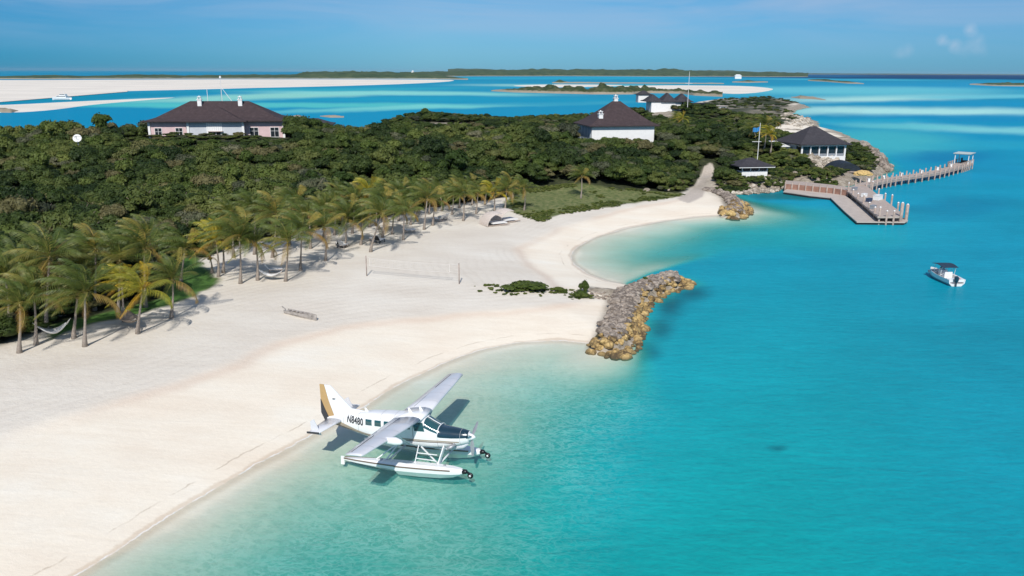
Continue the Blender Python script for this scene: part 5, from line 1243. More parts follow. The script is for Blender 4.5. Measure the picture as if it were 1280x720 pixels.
# curved pier
near = GL([(1083, 232.5), (1103.5, 227.3), (1120, 224.3), (1145, 220.6), (1169, 216.8), (1187, 212.8), (1203, 208.6), (1216, 204.2)], 1.6)
Nr = smooth_poly([Vector((x, y, 0)) for x, y in near], 6, False); O4 = Nr[len(Nr) // 2].copy(); O4.z = 0
PR = empty('pier', O4); tag(PR, 'long curved wooden pier on piles with a roofed shelter at its end', 'pier')
inn, out = [], []
for i, p in enumerate(Nr):
    d = (Nr[min(i + 1, len(Nr) - 1)] - Nr[max(i - 1, 0)]).normalized(); nrm = Vector((-d.y, d.x, 0)); inn.append(p); out.append(p + nrm * (2.4 if i < len(Nr) - 7 else 3.6))
mb = MB()
for i in range(len(Nr) - 1):
    a, b_, c, d = inn[i] - O4, inn[i + 1] - O4, out[i + 1] - O4, out[i] - O4; mb.hexa([(q.x, q.y, z) for z in (1.5, 1.75) for q in (a, b_, c, d)])
mb.build('deck', WOODL, PR)
mb = MB()
for i in range(len(Nr) - 1):
    mb.beam(inn[i] - O4 + Vector((0, 0, 1.25)), inn[i + 1] - O4 + Vector((0, 0, 1.25)), .15, .4)
mb.build('beam', PILE, PR)
tot_ = 0; last = -9
for i in range(len(Nr)):
    if i: tot_ += (Nr[i] - Nr[i - 1]).length
    if tot_ - last > 1.9:
        last = tot_
        for s, q in ((0, inn[i]), (1, out[i])):
            r = q - O4; mb = MB(); mb.tube([(r.x, r.y, -3), (r.x, r.y, 2.75)], .17, 8); mb.build('pile', PILE, PR, True)
for i in range(4, len(Nr) - 6, 6):
    r = (inn[i] * .2 + out[i] * .8) - O4; mb = MB(); mb.box((r.x, r.y, 2.1), (.5, .4, .7)); mb.box((r.x, r.y, 2.49), (.6, .5, .08)); mb.build('lamp_box', WHITE_M, PR)
ge = (inn[-3] + out[-3]) / 2 - O4; dv_ = (Nr[-1] - Nr[-4]).normalized(); ga = math.atan2(dv_.y, dv_.x)
mb = MB(); hz = 4.6; mb.box((ge.x, ge.y, hz), (6.0, 4.4, .14), ga); mb.box((ge.x, ge.y, hz - .14), (5.8, 4.2, .12), ga); rf = mb.build('shelter_roof', plain('pale_green_roof', (.46, .52, .50), .6, .08, 1.0), PR)
for sx in (-1, 1):
    for sy in (-1, 1):
        px_ = ge.x + sx * 2.5 * math.cos(ga) - sy * 1.7 * math.sin(ga); py_ = ge.y + sx * 2.5 * math.sin(ga) + sy * 1.7 * math.cos(ga); mb = MB(); mb.box((px_, py_, 3.1), (.18, .18, 2.7), ga); mb.build('shelter_post', WHITE_M, PR)
mb = MB(); mb.box((ge.x + 1.2 * math.cos(ga), ge.y + 1.2 * math.sin(ga), 2.1), (1.6, 1.6, .7), ga); mb.box((ge.x + 1.2 * math.cos(ga) - .7 * math.sin(ga), ge.y + 1.2 * math.sin(ga) + .7 * math.cos(ga), 2.8), (1.6, .15, .7), ga); mb.build('bench', DARKP, PR)
for k in (-1, 1):
    mb = MB()
    for i in range(len(Nr) - 9, len(Nr) - 1):
        L_ = inn if k < 0 else out; mb.beam(L_[i] - O4 + Vector((0, 0, 2.7)), L_[i + 1] - O4 + Vector((0, 0, 2.7)), .1, .1)
    mb.build('rail', PILE, PR)
# things standing on the dock
def dock_box(px, py, lab, m=WHITE_M, s=1.0):
    p = G(px, py, 1.56); o = empty('dock_box', (p.x, p.y, 1.56), .7); mb = MB(); mb.box((0, 0, .32 * s), (1.3 * s, .7 * s, .6 * s)); mb.build('body', m, o); mb = MB(); mb.box((0, 0, .66 * s), (1.38 * s, .78 * s, .09)); mb.build('lid', m, o); tag(o, lab, 'box')
dock_box(1068, 238, 'grey locker box at the landward end of the boat dock', GREYM); dock_box(1080, 246, 'white locker box beside the third pile of the boat dock'); dock_box(1086, 252, 'dark blue locker box halfway along the boat dock', plain('dark_blue_plastic', (.03, .05, .10), .5)); dock_box(1097, 250, 'large white locker box on the outer side of the boat dock', WHITE_M, 1.5); dock_box(1091, 261, 'grey locker box near the outer end of the boat dock', GREYM)
# small dinghy moored at the dock end
def small_boat(name, loc, rz, Lb, Wb, lab, mh, cover=None, hgt=.75):
    o = empty(name, loc, rz); mb = MB(); n = 12; ringsb = []
    for i in range(n + 1):
        u = i / n; x = Lb * (u - .5); w = Wb / 2 * (1 - max(0, (u - .45) / .55) ** 2.2) * (.92 + .08 * min(u * 4, 1)); sh = hgt * (1 + .25 * u ** 2); w = max(w, .02)
        ringsb.append([mb.vert((x, s * w * k, z)) for s, k, z in ((-1, .86, sh - .04), (-1, 1, sh), (-1, .93, sh * .4), (-1, .55, -.08), (1, 0, -.25 + .3 * u ** 3), (1, .55, -.08), (1, .93, sh * .4), (1, 1, sh), (1, .86, sh - .04), (1, .8, .25), (-1, .8, .25))])
    m_ = len(ringsb[0])
    for a, b_ in zip(ringsb, ringsb[1:]):
        for k in range(m_): mb.face((a[k], b_[k], b_[(k + 1) % m_], a[(k + 1) % m_]))
    mb.face(ringsb[0][::-1]); mb.build('hull', mh, o, False); return o
p = G(1108, 269.5, .3); db = small_boat('dinghy', (p.x, p.y, .1), math.radians(12), 4.2, 1.6, '', WHITE_M); mb = MB(); mb.box((-.8, 0, .62), (.35, 1.35, .1)); mb.box((.7, 0, .62), (.35, 1.2, .1)); mb.build('seat', WHITE_M, db); mb = MB(); mb.box((-2.2, 0, .8), (.35, .35, .6)); mb.box((-2.25, 0, .2), (.14, .12, 1.0)); mb.build('outboard_motor', DARKP, db); tag(db, 'small white dinghy tucked in beside the end piles of the boat dock', 'boat')
# dark tarpaulin shelter and straw heap behind the dock
p = P(1057, 215); TS = empty('tarpaulin_shelter', (p.x, p.y, p.z), math.radians(4)); mb = MB(); n = 14
prof = lambda u: 2.6 * math.sin(PI * u) ** .55
for i in range(n):
    a, b_ = i / n, (i + 1) / n; xa, xb = -4.2 + 8.4 * a, -4.2 + 8.4 * b_; za, zb_ = prof(a), prof(b_); mb.hexa([(xa, 0, -.5), (xb, 0, -.5), (xb, 4, -.5), (xa, 4, -.5), (xa, 0, za * .86), (xb, 0, zb_ * .86), (xb, 4, zb_), (xa, 4, za)])
mb.build('cover', plain('black_tarpaulin', (.012, .018, .026), .55, .4, 1.0, bmp=.4), TS); mb = MB(); mb.box((0, -.15, .05), (8.6, .3, .24)); mb.build('base_board', PILE, TS); tag(TS, 'low arched shelter covered with black tarpaulin behind the boat dock', 'shelter')
STRAW = plain('dry_straw', (.52, .36, .14), .95, .3, 3.0, bmp=.6)
p = P(1079, 218); hp = MB(); bmh = bmesh.new(); bmesh.ops.create_icosphere(bmh, subdivisions=3, radius=1)
for v in bmh.verts: v.co = Vector((v.co.x * 2.2, v.co.y * 1.3, max(v.co.z, -.2) * 1.0)) * (1 + .25 * mnoise.noise(v.co * 2.5))
me = bpy.data.meshes.new('straw_heap'); bmh.to_mesh(me); bmh.free(); me.materials.append(STRAW); sh_ = bpy.data.objects.new('straw_heap', me); COL.objects.link(sh_); sh_.location = (p.x, p.y, p.z); tag(sh_, 'yellow heap of dry straw where the pier meets the shore', 'heap')
# palms round the houses
palm((955, 187), (957, 156), 'tall green coconut palm just right of the flagpole', 'g', 1.25, 'coconut palms by the seaside house'); palm((963, 190), (962, 168), 'golden coconut palm left of the seaside house', 'y', 1.15, 'coconut palms by the seaside house'); palm((944, 184), (942, 162), 'yellow green coconut palm just left of the flagpole', 'o', 1.1, 'coconut palms by the seaside house'); palm((972, 170), (970, 152), 'green coconut palm behind the roof of the seaside house', 'g', 1.1, 'coconut palms by the seaside house')
palm((853, 163), (853, 148), 'brownish gold coconut palm rising from the trees right of the cottage', 'y', 1.0, 'coconut palms by the cottage'); palm((846, 160), (846, 147), 'green coconut palm rising from the trees right of the cottage', 'o', 1.0, 'coconut palms by the cottage')
# ================================================================== SEAPLANE
PW = plain('aircraft_white', (.78, .78, .78), .28, .03, 1.2, coat=.4); PG = plain('aircraft_pearl_grey', (.60, .61, .64), .3, .04, 1.0, coat=.3); NAVYP = plain('aircraft_navy', (.012, .035, .055), .22, .15, 1.0, coat=.4)
GOLDP = plain('aircraft_gold', (.46, .30, .13), .35, .06, 1.0, coat=.3); BROWNP = plain('aircraft_brown_stripe', (.17, .12, .09), .4, .08, 1.0); CHARP = plain('aircraft_charcoal', (.035, .038, .045), .35, .1, 1.0)
GLASSP = plain('cabin_glass', (.02, .075, .085), .06, .2, .8, spec=.8, coat=.5); BLK = plain('black_paint', (.01, .01, .012), .4, .2, 1.0)
PL = bpy.data.objects.new('seaplane', None); COL.objects.link(PL)
PL.rotation_mode = 'XYZ'
def Rm(y, p, r): return Matrix.Rotation(y, 4, 'Z') @ Matrix.Rotation(p, 4, 'Y') @ Matrix.Rotation(r, 4, 'X')
PL.matrix_world = Matrix.Translation((-2.36, 48.4, 2.70)) @ Rm(-.314, -.062, -.049)
tag(PL, 'white seaplane with gold tail and navy nose resting on floats at the beach edge', 'seaplane')
SEC = [(-.42, .36, .40, .0, 2.2), (-.8, .48, .50, -.03, 2.3), (-1.5, .60, .62, -.08, 2.5), (-2.3, .70, .70, -.10, 2.8), (-2.9, .78, .86, .02, 3.0), (-3.5, .82, 1.03, .19, 3.2), (-4.2, .83, 1.08, .24, 3.4), (-5.4, .83, 1.08, .25, 3.4), (-6.4, .82, 1.05, .27, 3.2), (-7.5, .74, .92, .35, 2.9), (-8.6, .58, .74, .38, 2.6), (-9.6, .38, .54, .40, 2.4), (-10.5, .20, .34, .40, 2.2), (-11.1, .06, .16, .42, 2.0)]
SX = np.array([-s[0] for s in SEC])
def sec(x): return [float(np.interp(-x, SX, [s[k] for s in SEC])) for k in (1, 2, 3, 4)]
def fus(x, th, off=0.0):
    hw, hh, zc, n = sec(x); c, s = math.cos(th), math.sin(th)
    return Vector((x, math.copysign(abs(c) ** (2 / n), c) * (hw + off), zc + math.copysign(abs(s) ** (2 / n), s) * (hh + off)))
def side_y(x, z, off=.012):
    hw, hh, zc, n = sec(x); u = min(abs((z - zc) / hh), .98); return (1 - u ** n) ** (1 / n) * hw + off
mb = MB(); xs_ = np.concatenate([np.linspace(-.42, -4.4, 44), np.linspace(-4.5, -11.1, 72)]); NT = 72; rg = []
for x in xs_: rg.append([mb.vert(fus(x, 2 * PI * k / NT)) for k in range(NT)])
for i in range(len(xs_) - 1):
    xm = (xs_[i] + xs_[i + 1]) / 2; hw, hh, zc, n = sec(xm)
    for k in range(NT):
        pm = fus(xm, 2 * PI * (k + .5) / NT); m_ = 0; zl = -.30 + .0 * xm + .52 * sstep(-7.0, -11.0, xm) + .0
        zl = -.28 + .85 * float(sstep(6.8, 11.2, -xm)); wd = .07 + .09 * float(sstep(7.5, 11, -xm))
        if xm > -2.42 and pm.z > zc + .20 * hh - .06 and xm < -.45: m_ = 1
        if 22 <= i < 32 and 4 <= k < 32: continue
        mb.cur = m_; a, b_ = rg[i], rg[i + 1]; mb.face((a[k], b_[k], b_[(k + 1) % NT], a[(k + 1) % NT]))
mb.cur = 0; mb.face(rg[0]); mb.face(rg[-1][::-1]); FU = mb.build('fuselage', [PW, NAVYP, GOLDP, BROWNP], PL, True)
def patch(name, x0, x1, z0, z1, side, m, parent, off=.014, nx=5, nz=5, slant=0.0):
    mb = MB(); g = []
    for i in range(nx + 1):
        row = []
        for j in range(nz + 1):
            z = z0 + (z1 - z0) * j / nz; x = x0 + (x1 - x0) * i / nx + slant * (z - z0); row.append(mb.vert((x, side * side_y(x, z, off), z)))
        g.append(row)
    for i in range(nx):
        for j in range(nz): f = (g[i][j], g[i + 1][j], g[i + 1][j + 1], g[i][j + 1]); mb.face(f if side < 0 else f[::-1])
    return mb.build(name, m, parent, True)
for sd in (-1, 1):
    for k in range(5):
        x0 = -7.72 + k * .72; patch('window', x0, x0 + .50, .50, .90, sd, GLASSP, PL)
    patch('window', -4.02, -3.30, .42, .98, sd, GLASSP, PL, slant=-.25); patch('door_seam', -4.16, -4.13, -.35, 1.0, sd, BROWNP, PL, off=.008, nx=1)
def stripe(name, zlo, zhi, x0, x1, side, m, off=.010, nx=60):
    mb = MB(); pr = None
    for i in range(nx + 1):
        x = x0 + (x1 - x0) * i / nx; a, b_ = zlo(x), zhi(x); r = [mb.vert((x, side * side_y(x, a + (b_ - a) * j / 3, off), a + (b_ - a) * j / 3)) for j in range(4)]
        if pr:
            for j in range(3): mb.face((pr[j], r[j], r[j + 1], pr[j + 1]))
        pr = r
    return mb.build(name, m, PL, True)
TAUPE = plain('aircraft_taupe', (.36, .29, .22), .35, .06, 1.0, coat=.3)
zmid = lambda x: -.26 + .52 * float(sstep(7.2, 10.9, -x)) - .05 * float(sstep(2.5, .8, -x))
for sd in (-1, 1):
    stripe('gold_stripe', lambda x: zmid(x) + .012, lambda x: zmid(x) + .10 + .16 * float(sstep(7.6, 10.6, -x)) * (1 - .6 * float(sstep(10.2, 10.9, -x))), -1.0, -10.9, sd, TAUPE)
    stripe('brown_stripe', lambda x: zmid(x) - .075 - .15 * float(sstep(8.2, 10.2, -x)) * (1 - float(sstep(10.2, 10.9, -x))), lambda x: zmid(x) - .012, -1.4, -10.9, sd, BROWNP)
# windshield: wraps over the top
mb = MB(); g = []
for i in range(11):
    row = []
    for j in range(29):
        th = math.radians(20 + 5 * j); x = float(xs_[22 + i]); row.append(mb.vert(fus(x, th)))
    g.append(row)
for i in range(10):
    for j in range(28): mb.face((g[i][j], g[i][j + 1], g[i + 1][j + 1], g[i + 1][j]))
ws = mb.build('windshield', GLASSP, PL, True)
mb = MB()
for th in (90,):
    mb.tube([fus(-2.42 - .98 * u / 6, math.radians(th), .05) for u in range(7)], .03, 5)
mb.build('centre_post', PW, ws)
mb = MB(); mb.tube([fus(-2.42, math.radians(20 + 140 * u / 14), .04) for u in range(15)], .035, 5); mb.build('lower_frame', PW, ws)
# registration on both sides
for sd in (-1, 1):
    cu = bpy.data.curves.new('registration', 'FONT'); cu.body = 'N8480'; cu.size = .62; cu.space_character = 1.06; cu.offset = .018; tmp = bpy.data.objects.new('tmp', cu); COL.objects.link(tmp); bpy.context.view_layer.update()
    me = bpy.data.meshes.new_from_object(tmp.evaluated_get(bpy.context.evaluated_depsgraph_get())); bpy.data.objects.remove(tmp); xsv = [v.co.x for v in me.vertices]; wd = max(xsv) - min(xsv)
    bm = bmesh.new(); bm.from_mesh(me); bmesh.ops.subdivide_edges(bm, edges=[e_ for e_ in bm.edges if e_.calc_length() > .15], cuts=2)
    r0 = bmesh.ops.solidify(bm, geom=bm.faces[:], thickness=.0) if False else None
    for v in bm.verts:
        u = (v.co.x - min(xsv)) / wd; x = (-9.28 + 1.36 * u) if sd < 0 else (-7.92 - 1.36 * u); z = .46 + v.co.y * 1.08 + (-.06 * (x + 8.6)); zz_ = z; v.co = Vector((x + (z - .5) * .12 * (-1 if sd > 0 else 1) * 0, sd * side_y(x, zz_, .02), zz_))
    for v in list(bm.verts): pass
    bm.to_mesh(me); bm.free(); me.name = 'registration'; me.materials.clear(); me.materials.append(CHARP); o = bpy.data.objects.new('registration', me); COL.objects.link(o); o.parent = PL
# spinner, propeller, exhaust
mb = MB(); mb.tube([(-.44, 0, 0), (-.36, 0, 0), (-.2, 0, 0), (-.07, 0, 0), (0, 0, 0)], [.24, .24, .19, .10, .02], 20); SPN = mb.build('spinner', PW, PL, True)
for k in range(3):
    a = 2 * PI * k / 3 + .5; mb = MB(); d = Vector((0, math.cos(a), math.sin(a))); t_ = Vector((0, -math.sin(a), math.cos(a))); pr = None
    for i in range(9):
        u = i / 8; c = d * (.16 + 1.16 * u) + Vector((-.26, 0, 0)); tw = math.radians(86 - 16 * u); ax = t_ * math.cos(tw) + Vector((1, 0, 0)) * math.sin(tw); w = .075 + .06 * math.sin(PI * min(u * 1.1, 1)); nn_ = ax.cross(d) * .018
        r = [mb.vert(c + ax * w), mb.vert(c + nn_), mb.vert(c - ax * w), mb.vert(c - nn_)]
        if pr:
            for q in range(4): mb.face((pr[q], pr[(q + 1) % 4], r[(q + 1) % 4], r[q]))
        pr = r
    mb.face(pr); mb.build('propeller_blade', GREYM, PL)
mb = MB(); mb.tube([(-1.3, -.46, -.42), (-1.5, -.70, -.55), (-1.75, -.82, -.62)], [.13, .13, .11], 10); mb.build('exhaust', GREYM, PL, True)
mb = MB(); mb.tube([(-.55, 0, -.40), (-.9, 0, -.66), (-2.0, 0, -.86), (-2.9, 0, -.88), (-3.4, 0, -.8)], [.14, .20, .24, .2, .05], 12); mb.build('intake_scoop', PG, PL, True)
# wings
AF = [(0, 0), (.02, .045), (.08, .085), (.25, .115), (.5, .10), (.75, .06), (1, .006), (1, -.006), (.75, -.012), (.5, -.025), (.25, -.035), (.08, -.032), (.02, -.02)]
def airfoil_loft(mb, stations, thick=1.0):
    rg = []
    for (le, y, z, ch) in stations: rg.append([mb.vert((le - a * ch, y, z + b_ * ch * thick)) for a, b_ in AF])
    m_ = len(AF)
    for a, b_ in zip(rg, rg[1:]):
        for k in range(m_): mb.face((a[k], a[(k + 1) % m_], b_[(k + 1) % m_], b_[k]))
    mb.face(rg[0][::-1]); mb.face(rg[-1]); return rg
mb = MB(); airfoil_loft(mb, [(-3.45, -.95, 1.24, 1.98), (-3.40, 0, 1.24, 2.03), (-3.45, .95, 1.24, 1.98)]); mb.build('wing_centre', PW, PL, True)
for sd in (-1, 1):
    mb = MB(); st = [(-3.45, sd * .952, 1.245, 1.975)] + [(-3.45 - .45 * u, sd * (.952 + 6.85 * u), 1.245 + .36 * u, 1.975 - .78 * u) for u in (.25, .5, .75, 1)] + [(-4.02, sd * 7.93, 1.60, 1.02)]
    rg = airfoil_loft(mb, st if sd > 0 else st); W = mb.build('wing', PG, PL, True)
    mb = MB(); mb.quad((-4.98, sd * 3.9, 1.43), (-4.96, sd * 3.9, 1.43), (-4.97, sd * 7.5, 1.60), (-4.99, sd * 7.5, 1.60)) if False else None
    # aileron and flap seams
    for (ya, yb, ca, cb_) in ((1.1, 4.6, .73, .73), (4.75, 7.6, .76, .76)):
        pa = Vector((-3.45 - .45 * (ya - .95) / 6.85 - ca * (1.975 - .78 * (ya - .95) / 6.85), sd * ya, 1.245 + .36 * (ya - .95) / 6.85 + .125)); pb = Vector((-3.45 - .45 * (yb - .95) / 6.85 - cb_ * (1.975 - .78 * (yb - .95) / 6.85), sd * yb, 1.245 + .36 * (yb - .95) / 6.85 + .082)); mb = MB(); mb.beam(pa, pb, .025, .02); mb.build('flap_seam', CHARP, W)
    mb = MB(); a = Vector((-4.35, sd * .80, -.55)); b_ = Vector((-4.30, sd * 3.7, 1.36)); d = (b_ - a); n_s = 8; pr = None
    for i in range(n_s + 1):
        c = a + d * i / n_s; q = d.normalized().cross(Vector((1, 0, 0))); r = [mb.vert(c + Vector((.14 * math.cos(t_), 0, 0)) + q * .035 * math.sin(t_)) for t_ in [k * PI / 5 for k in range(10)]]
        if pr:
            for k in range(10): mb.face((pr[k], pr[(k + 1) % 10], r[(k + 1) % 10], r[k]))
        pr = r
    mb.build('wing_strut', PW, PL, True)
mb = MB(); mb.tube([(-2.85, -4.9, 1.32), (-2.95, -4.9, 1.34), (-3.3, -4.9, 1.38), (-3.9, -4.9, 1.40), (-4.6, -4.9, 1.38)], [.06, .16, .25, .22, .05], 14); mb.build('radar_pod', PW, PL, True)
for (x, y, h) in ((-3.9, .25, .34), (-4.5, -.2, .34), (-7.9, 0, .26)):
    zt = 1.44 if x > -5.5 else sec(x)[2] + sec(x)[1] - .02; mb = MB(); mb.hexa([(x - .14, y - .015, zt - .04), (x + .14, y - .015, zt - .04), (x + .14, y + .015, zt - .04), (x - .14, y + .015, zt - .04), (x - .20, y - .008, zt + h), (x - .08, y - .008, zt + h), (x - .08, y + .008, zt + h), (x - .20, y + .008, zt + h)]); mb.build('antenna', PW, PL)
# tail
def slab(mb, pts, ty):    # pts in x,z; thickness per point
    a = [mb.vert((x, -t, z)) for (x, z), t in zip(pts, ty)]; b_ = [mb.vert((x, t, z)) for (x, z), t in zip(pts, ty)]; n = len(pts); mb.face(a); mb.face(b_[::-1])
    for k in range(n): j = (k + 1) % n; mb.face((a[j], a[k], b_[k], b_[j]))
mb = MB(); slab(mb, [(-7.4, 1.12), (-9.1, 1.32), (-10.65, 2.88), (-11.12, 2.92), (-10.85, 1.8), (-10.42, .50), (-9.0, .8)], [.02, .05, .035, .03, .055, .08, .09]); FIN = mb.build('tail_fin', PW, PL)
mb = MB(); slab(mb, [(-10.44, .50), (-10.87, 1.8), (-11.14, 2.92), (-11.50, 2.94), (-11.50, 1.9), (-11.0, .60)], [.078, .052, .030, .012, .02, .03]); RUD = mb.build('rudder', GOLDP, PL)
mb = MB(); slab(mb, [(-10.75, .02), (-10.95, .55), (-11.515, 1.85), (-11.56, .85), (-11.15, -.05)], [.055, .058, .030, .015, .03]); mb.build('rudder_panel', CHARP, RUD)
mb = MB(); slab(mb, [(-10.3, 1.96), (-10.5, 1.94), (-10.5, 1.98)], [.16, .16, .16]); mb.build('antenna_bar', CHARP, FIN)
for sd in (-1, 1):
    mb = MB(); airfoil_loft(mb, [(-9.75, sd * .10, .46, 1.35), (-10.1, sd * 2.75, .46, .88)], .8); S_ = mb.build('stabilizer', PG, PL, True)
    mb = MB(); q4 = [(-10.2, -.30), (-10.95, -.25), (-11.0, .62), (-10.7, .80)]; a = [mb.vert((x, sd * 2.3 - .015, .46 + z)) for x, z in q4]; b_ = [mb.vert((x, sd * 2.3 + .015, .46 + z)) for x, z in q4]; mb.face(a); mb.face(b_[::-1])
    for k in range(4): mb.face((a[(k + 1) % 4], a[k], b_[k], b_[(k + 1) % 4]))
    mb.build('finlet', PG, S_)
    mb = MB(); mb.beam((-10.65, sd * .3, .52), (-10.70, sd * 2.65, .495), .02, .02); mb.build('elevator_seam', CHARP, S_)
    mb = MB(); mb.box((-10.55, sd * 2.78, .48), (.9, .07, .12)); mb.build('tip_cap', CHARP if sd < 0 else PW, S_)
# floats
def float_body(y):
    mb = MB(); st = [(-.25, .10, -1.62, -1.86, -1.80), (-.5, .24, -1.54, -2.02, -1.85), (-1.1, .37, -1.48, -2.22, -1.88), (-2.0, .44, -1.46, -2.36, -1.90), (-3.5, .46, -1.46, -2.42, -1.94), (-5.0, .46, -1.47, -2.42, -1.96), (-5.05, .45, -1.47, -2.24, -1.90), (-6.5, .38, -1.50, -2.10, -1.84), (-8.0, .24, -1.55, -1.92, -1.78), (-9.0, .09, -1.60, -1.78, -1.72)]
    rg = []
    for (x, w, zt, zk, zc_) in st: rg.append([mb.vert((x, y + a * w, z)) for a, z in ((-.55, zt), (-.92, zt - .10), (-1, (zt + zc_) / 2), (-.96, zc_), (0, zk), (.96, zc_), (1, (zt + zc_) / 2), (.92, zt - .10), (.55, zt))])
    n = 9
    for a, b_ in zip(rg, rg[1:]):
        for k in range(n): mb.face((a[k], b_[k], b_[(k + 1) % n], a[(k + 1) % n]))
    mb.face(rg[0]); mb.face(rg[-1][::-1]); o = mb.build('float', PW, PL)
    mb = MB()
    for s in (-1, 1):
        for a, b_ in zip(st[2:-1], st[3:]): mb.beam((a[0], y + s * (a[1] * 1.0 + .006), (a[2] + a[4]) / 2 + .06), (b_[0], y + s * (b_[1] * 1.0 + .006), (b_[2] + b_[4]) / 2 + .06), .02, .09)
    mb.build('float_stripe', BROWNP, o)
    mb = MB(); mb.tube([(-.36, y, -1.74), (-.10, y, -1.72), (-.04, y, -1.72)], [.17, .15, .09], 10); mb.build('bumper', BLK, o, True)
    mb = MB(); mb.beam((-.25, y, -1.62), (.14, y, -1.86), .10, .12); mb.build('wheel_fork', BLK, o)
    mb = MB(); mb.tube([(.16, y - .09, -1.96), (.16, y - .03, -1.96), (.16, y + .03, -1.96), (.16, y + .09, -1.96)], [.14, .20, .20, .14], 16); w_ = mb.build('wheel', BLK, o, True)
    mb = MB(); mb.tube([(.16, y - .10, -1.96), (.16, y + .10, -1.96)], .075, 10); mb.build('hub', PW, w_, True)
    mb = MB(); slab_pts = [(-9.0, -1.5), (-9.25, -1.5), (-9.3, -2.1), (-9.02, -2.1)]; a = [mb.vert((x, y - .02, z)) for x, z in slab_pts]; b_ = [mb.vert((x, y + .02, z)) for x, z in slab_pts]; mb.face(a); mb.face(b_[::-1])
    for k in range(4): mb.face((a[(k + 1) % 4], a[k], b_[k], b_[(k + 1) % 4]))
    mb.build('water_rudder', PW, o); mb = MB()
    for x in (-1.6, -6.2): mb.box((x, y, -1.42), (.16, .05, .10))
    mb.build('cleat', GREYM, o); return o
for y in (-1.65, 1.65): float_body(y)
for sd in (-1, 1):
    y = sd * 1.55
    for (xa, xb, w) in ((-2.1, -2.05, .15), (-5.9, -5.3, .13)):
        mb = MB(); mb.beam((xa, y, -1.5), (xb, sd * .55, -.62), w * .5, w * 1.9, up=Vector((0, 1, 0))); mb.build('float_strut', PW, PL)
    mb = MB(); mb.beam((-6.6, y, -1.5), (-5.35, sd * .6, -.62), .07, .14, up=Vector((0, 1, 0))); mb.build('float_strut', PW, PL)
    mb = MB(); mb.beam((-2.3, y - sd * .3, -1.5), (-3.7, sd * .6, -.75), .05, .10, up=Vector((0, 1, 0))); mb.build('float_strut', PW, PL)
    # boarding ladder between the front struts
    mb = MB(); mb.beam((-3.75, y + sd * .05, -1.48), (-3.75, sd * .86, -.55), .05); mb.beam((-2.25, y + sd * .05, -1.2), (-3.75, y - sd * .06, -1.2), .05); mb.beam((-2.25, y - sd * .25, -.92), (-3.75, y - sd * .3, -.92), .05); mb.build('boarding_ladder', PW, PL)
for x in (-2.2, -5.8):
    mb = MB(); mb.tube([(x, -1.3, -1.58), (x, 1.3, -1.58)], .07, 8); mb.build('spreader_bar', PW, PL, True)
# ================================================================== MOTORBOAT
p = G(1178, 346, .4); HULLM = plain('gelcoat_white', (.76, .76, .75), .25, .03, 1.0, coat=.4)
MBt = small_boat('motorboat', (p.x, p.y - .2, .05), math.radians(92), 6.6, 2.45, '', HULLM, hgt=.85); MBt.scale = (.95, .95, .95); tag(MBt, 'white open motorboat with a dark blue canopy drifting on the blue water', 'boat')
mb = MB(); mb.box((1.9, 0, .62), (1.5, 1.5, .30)); mb.box((2.2, 0, .86), (.5, 1.0, .16)); mb.build('bow_seat', plain('boat_cushion', (.55, .53, .50), .8), MBt)
mb = MB(); mb.box((.25, 0, .85), (.75, .85, 1.1)); mb.box((.45, 0, 1.5), (.08, .8, .4)); c_ = mb.build('console', HULLM, MBt); mb = MB(); mb.quad((.55, -.42, 1.35), (.55, .42, 1.35), (.30, .36, 1.8), (.30, -.36, 1.8)); mb.build('windscreen', DARKG, c_)
mb = MB(); mb.box((-.85, 0, .72), (.6, 1.1, .75)); mb.box((-1.08, 0, 1.2), (.12, 1.05, .35)); mb.build('helm_seat', HULLM, MBt)
mb = MB(); n = 8
for i in range(n):
    a, b_ = -1.45 + 2.7 * i / n, -1.45 + 2.7 * (i + 1) / n; f = lambda x: 2.1 + .2 * math.cos((x + .1) * 1.1); mb.hexa([(a, -1.1, f(a) - .08), (b_, -1.1, f(b_) - .08), (b_, 1.1, f(b_) - .08), (a, 1.1, f(a) - .08), (a, -1.0, f(a)), (b_, -1.0, f(b_)), (b_, 1.0, f(b_)), (a, 1.0, f(a))])
mb.build('canopy', plain('navy_canvas', (.012, .035, .066), .8, .2, 2.0), MBt); mb = MB()
for s in (-1, 1):
    mb.tube([(.9, s * .85, .8), (.7, s * .95, 2.1)], .03, 6); mb.tube([(-.8, s * .95, .8), (-1.1, s * .95, 2.1)], .03, 6); mb.tube([(.9, s * .85, .8), (-1.1, s * .95, 2.05)], .02, 6)
mb.build('canopy_frame', WHITE_M, MBt); mb = MB(); mb.box((-2.75, 0, .68), (.9, 2.0, .35)); mb.build('stern_bench', HULLM, MBt); mb = MB(); mb.box((-2.9, -.3, .88), (.4, .5, .10)); mb.build('cooler', plain('red_plastic', (.4, .05, .03), .5), MBt)
mb = MB(); mb.tube([(-3.45, .25, .55), (-3.50, .25, .85), (-3.5, .25, 1.2), (-3.45, .25, 1.4)], [.2, .3, .3, .12], 12); mb.box((-3.5, .25, .15), (.22, .14, .9)); mb.build('outboard_motor', NAVYP, MBt)
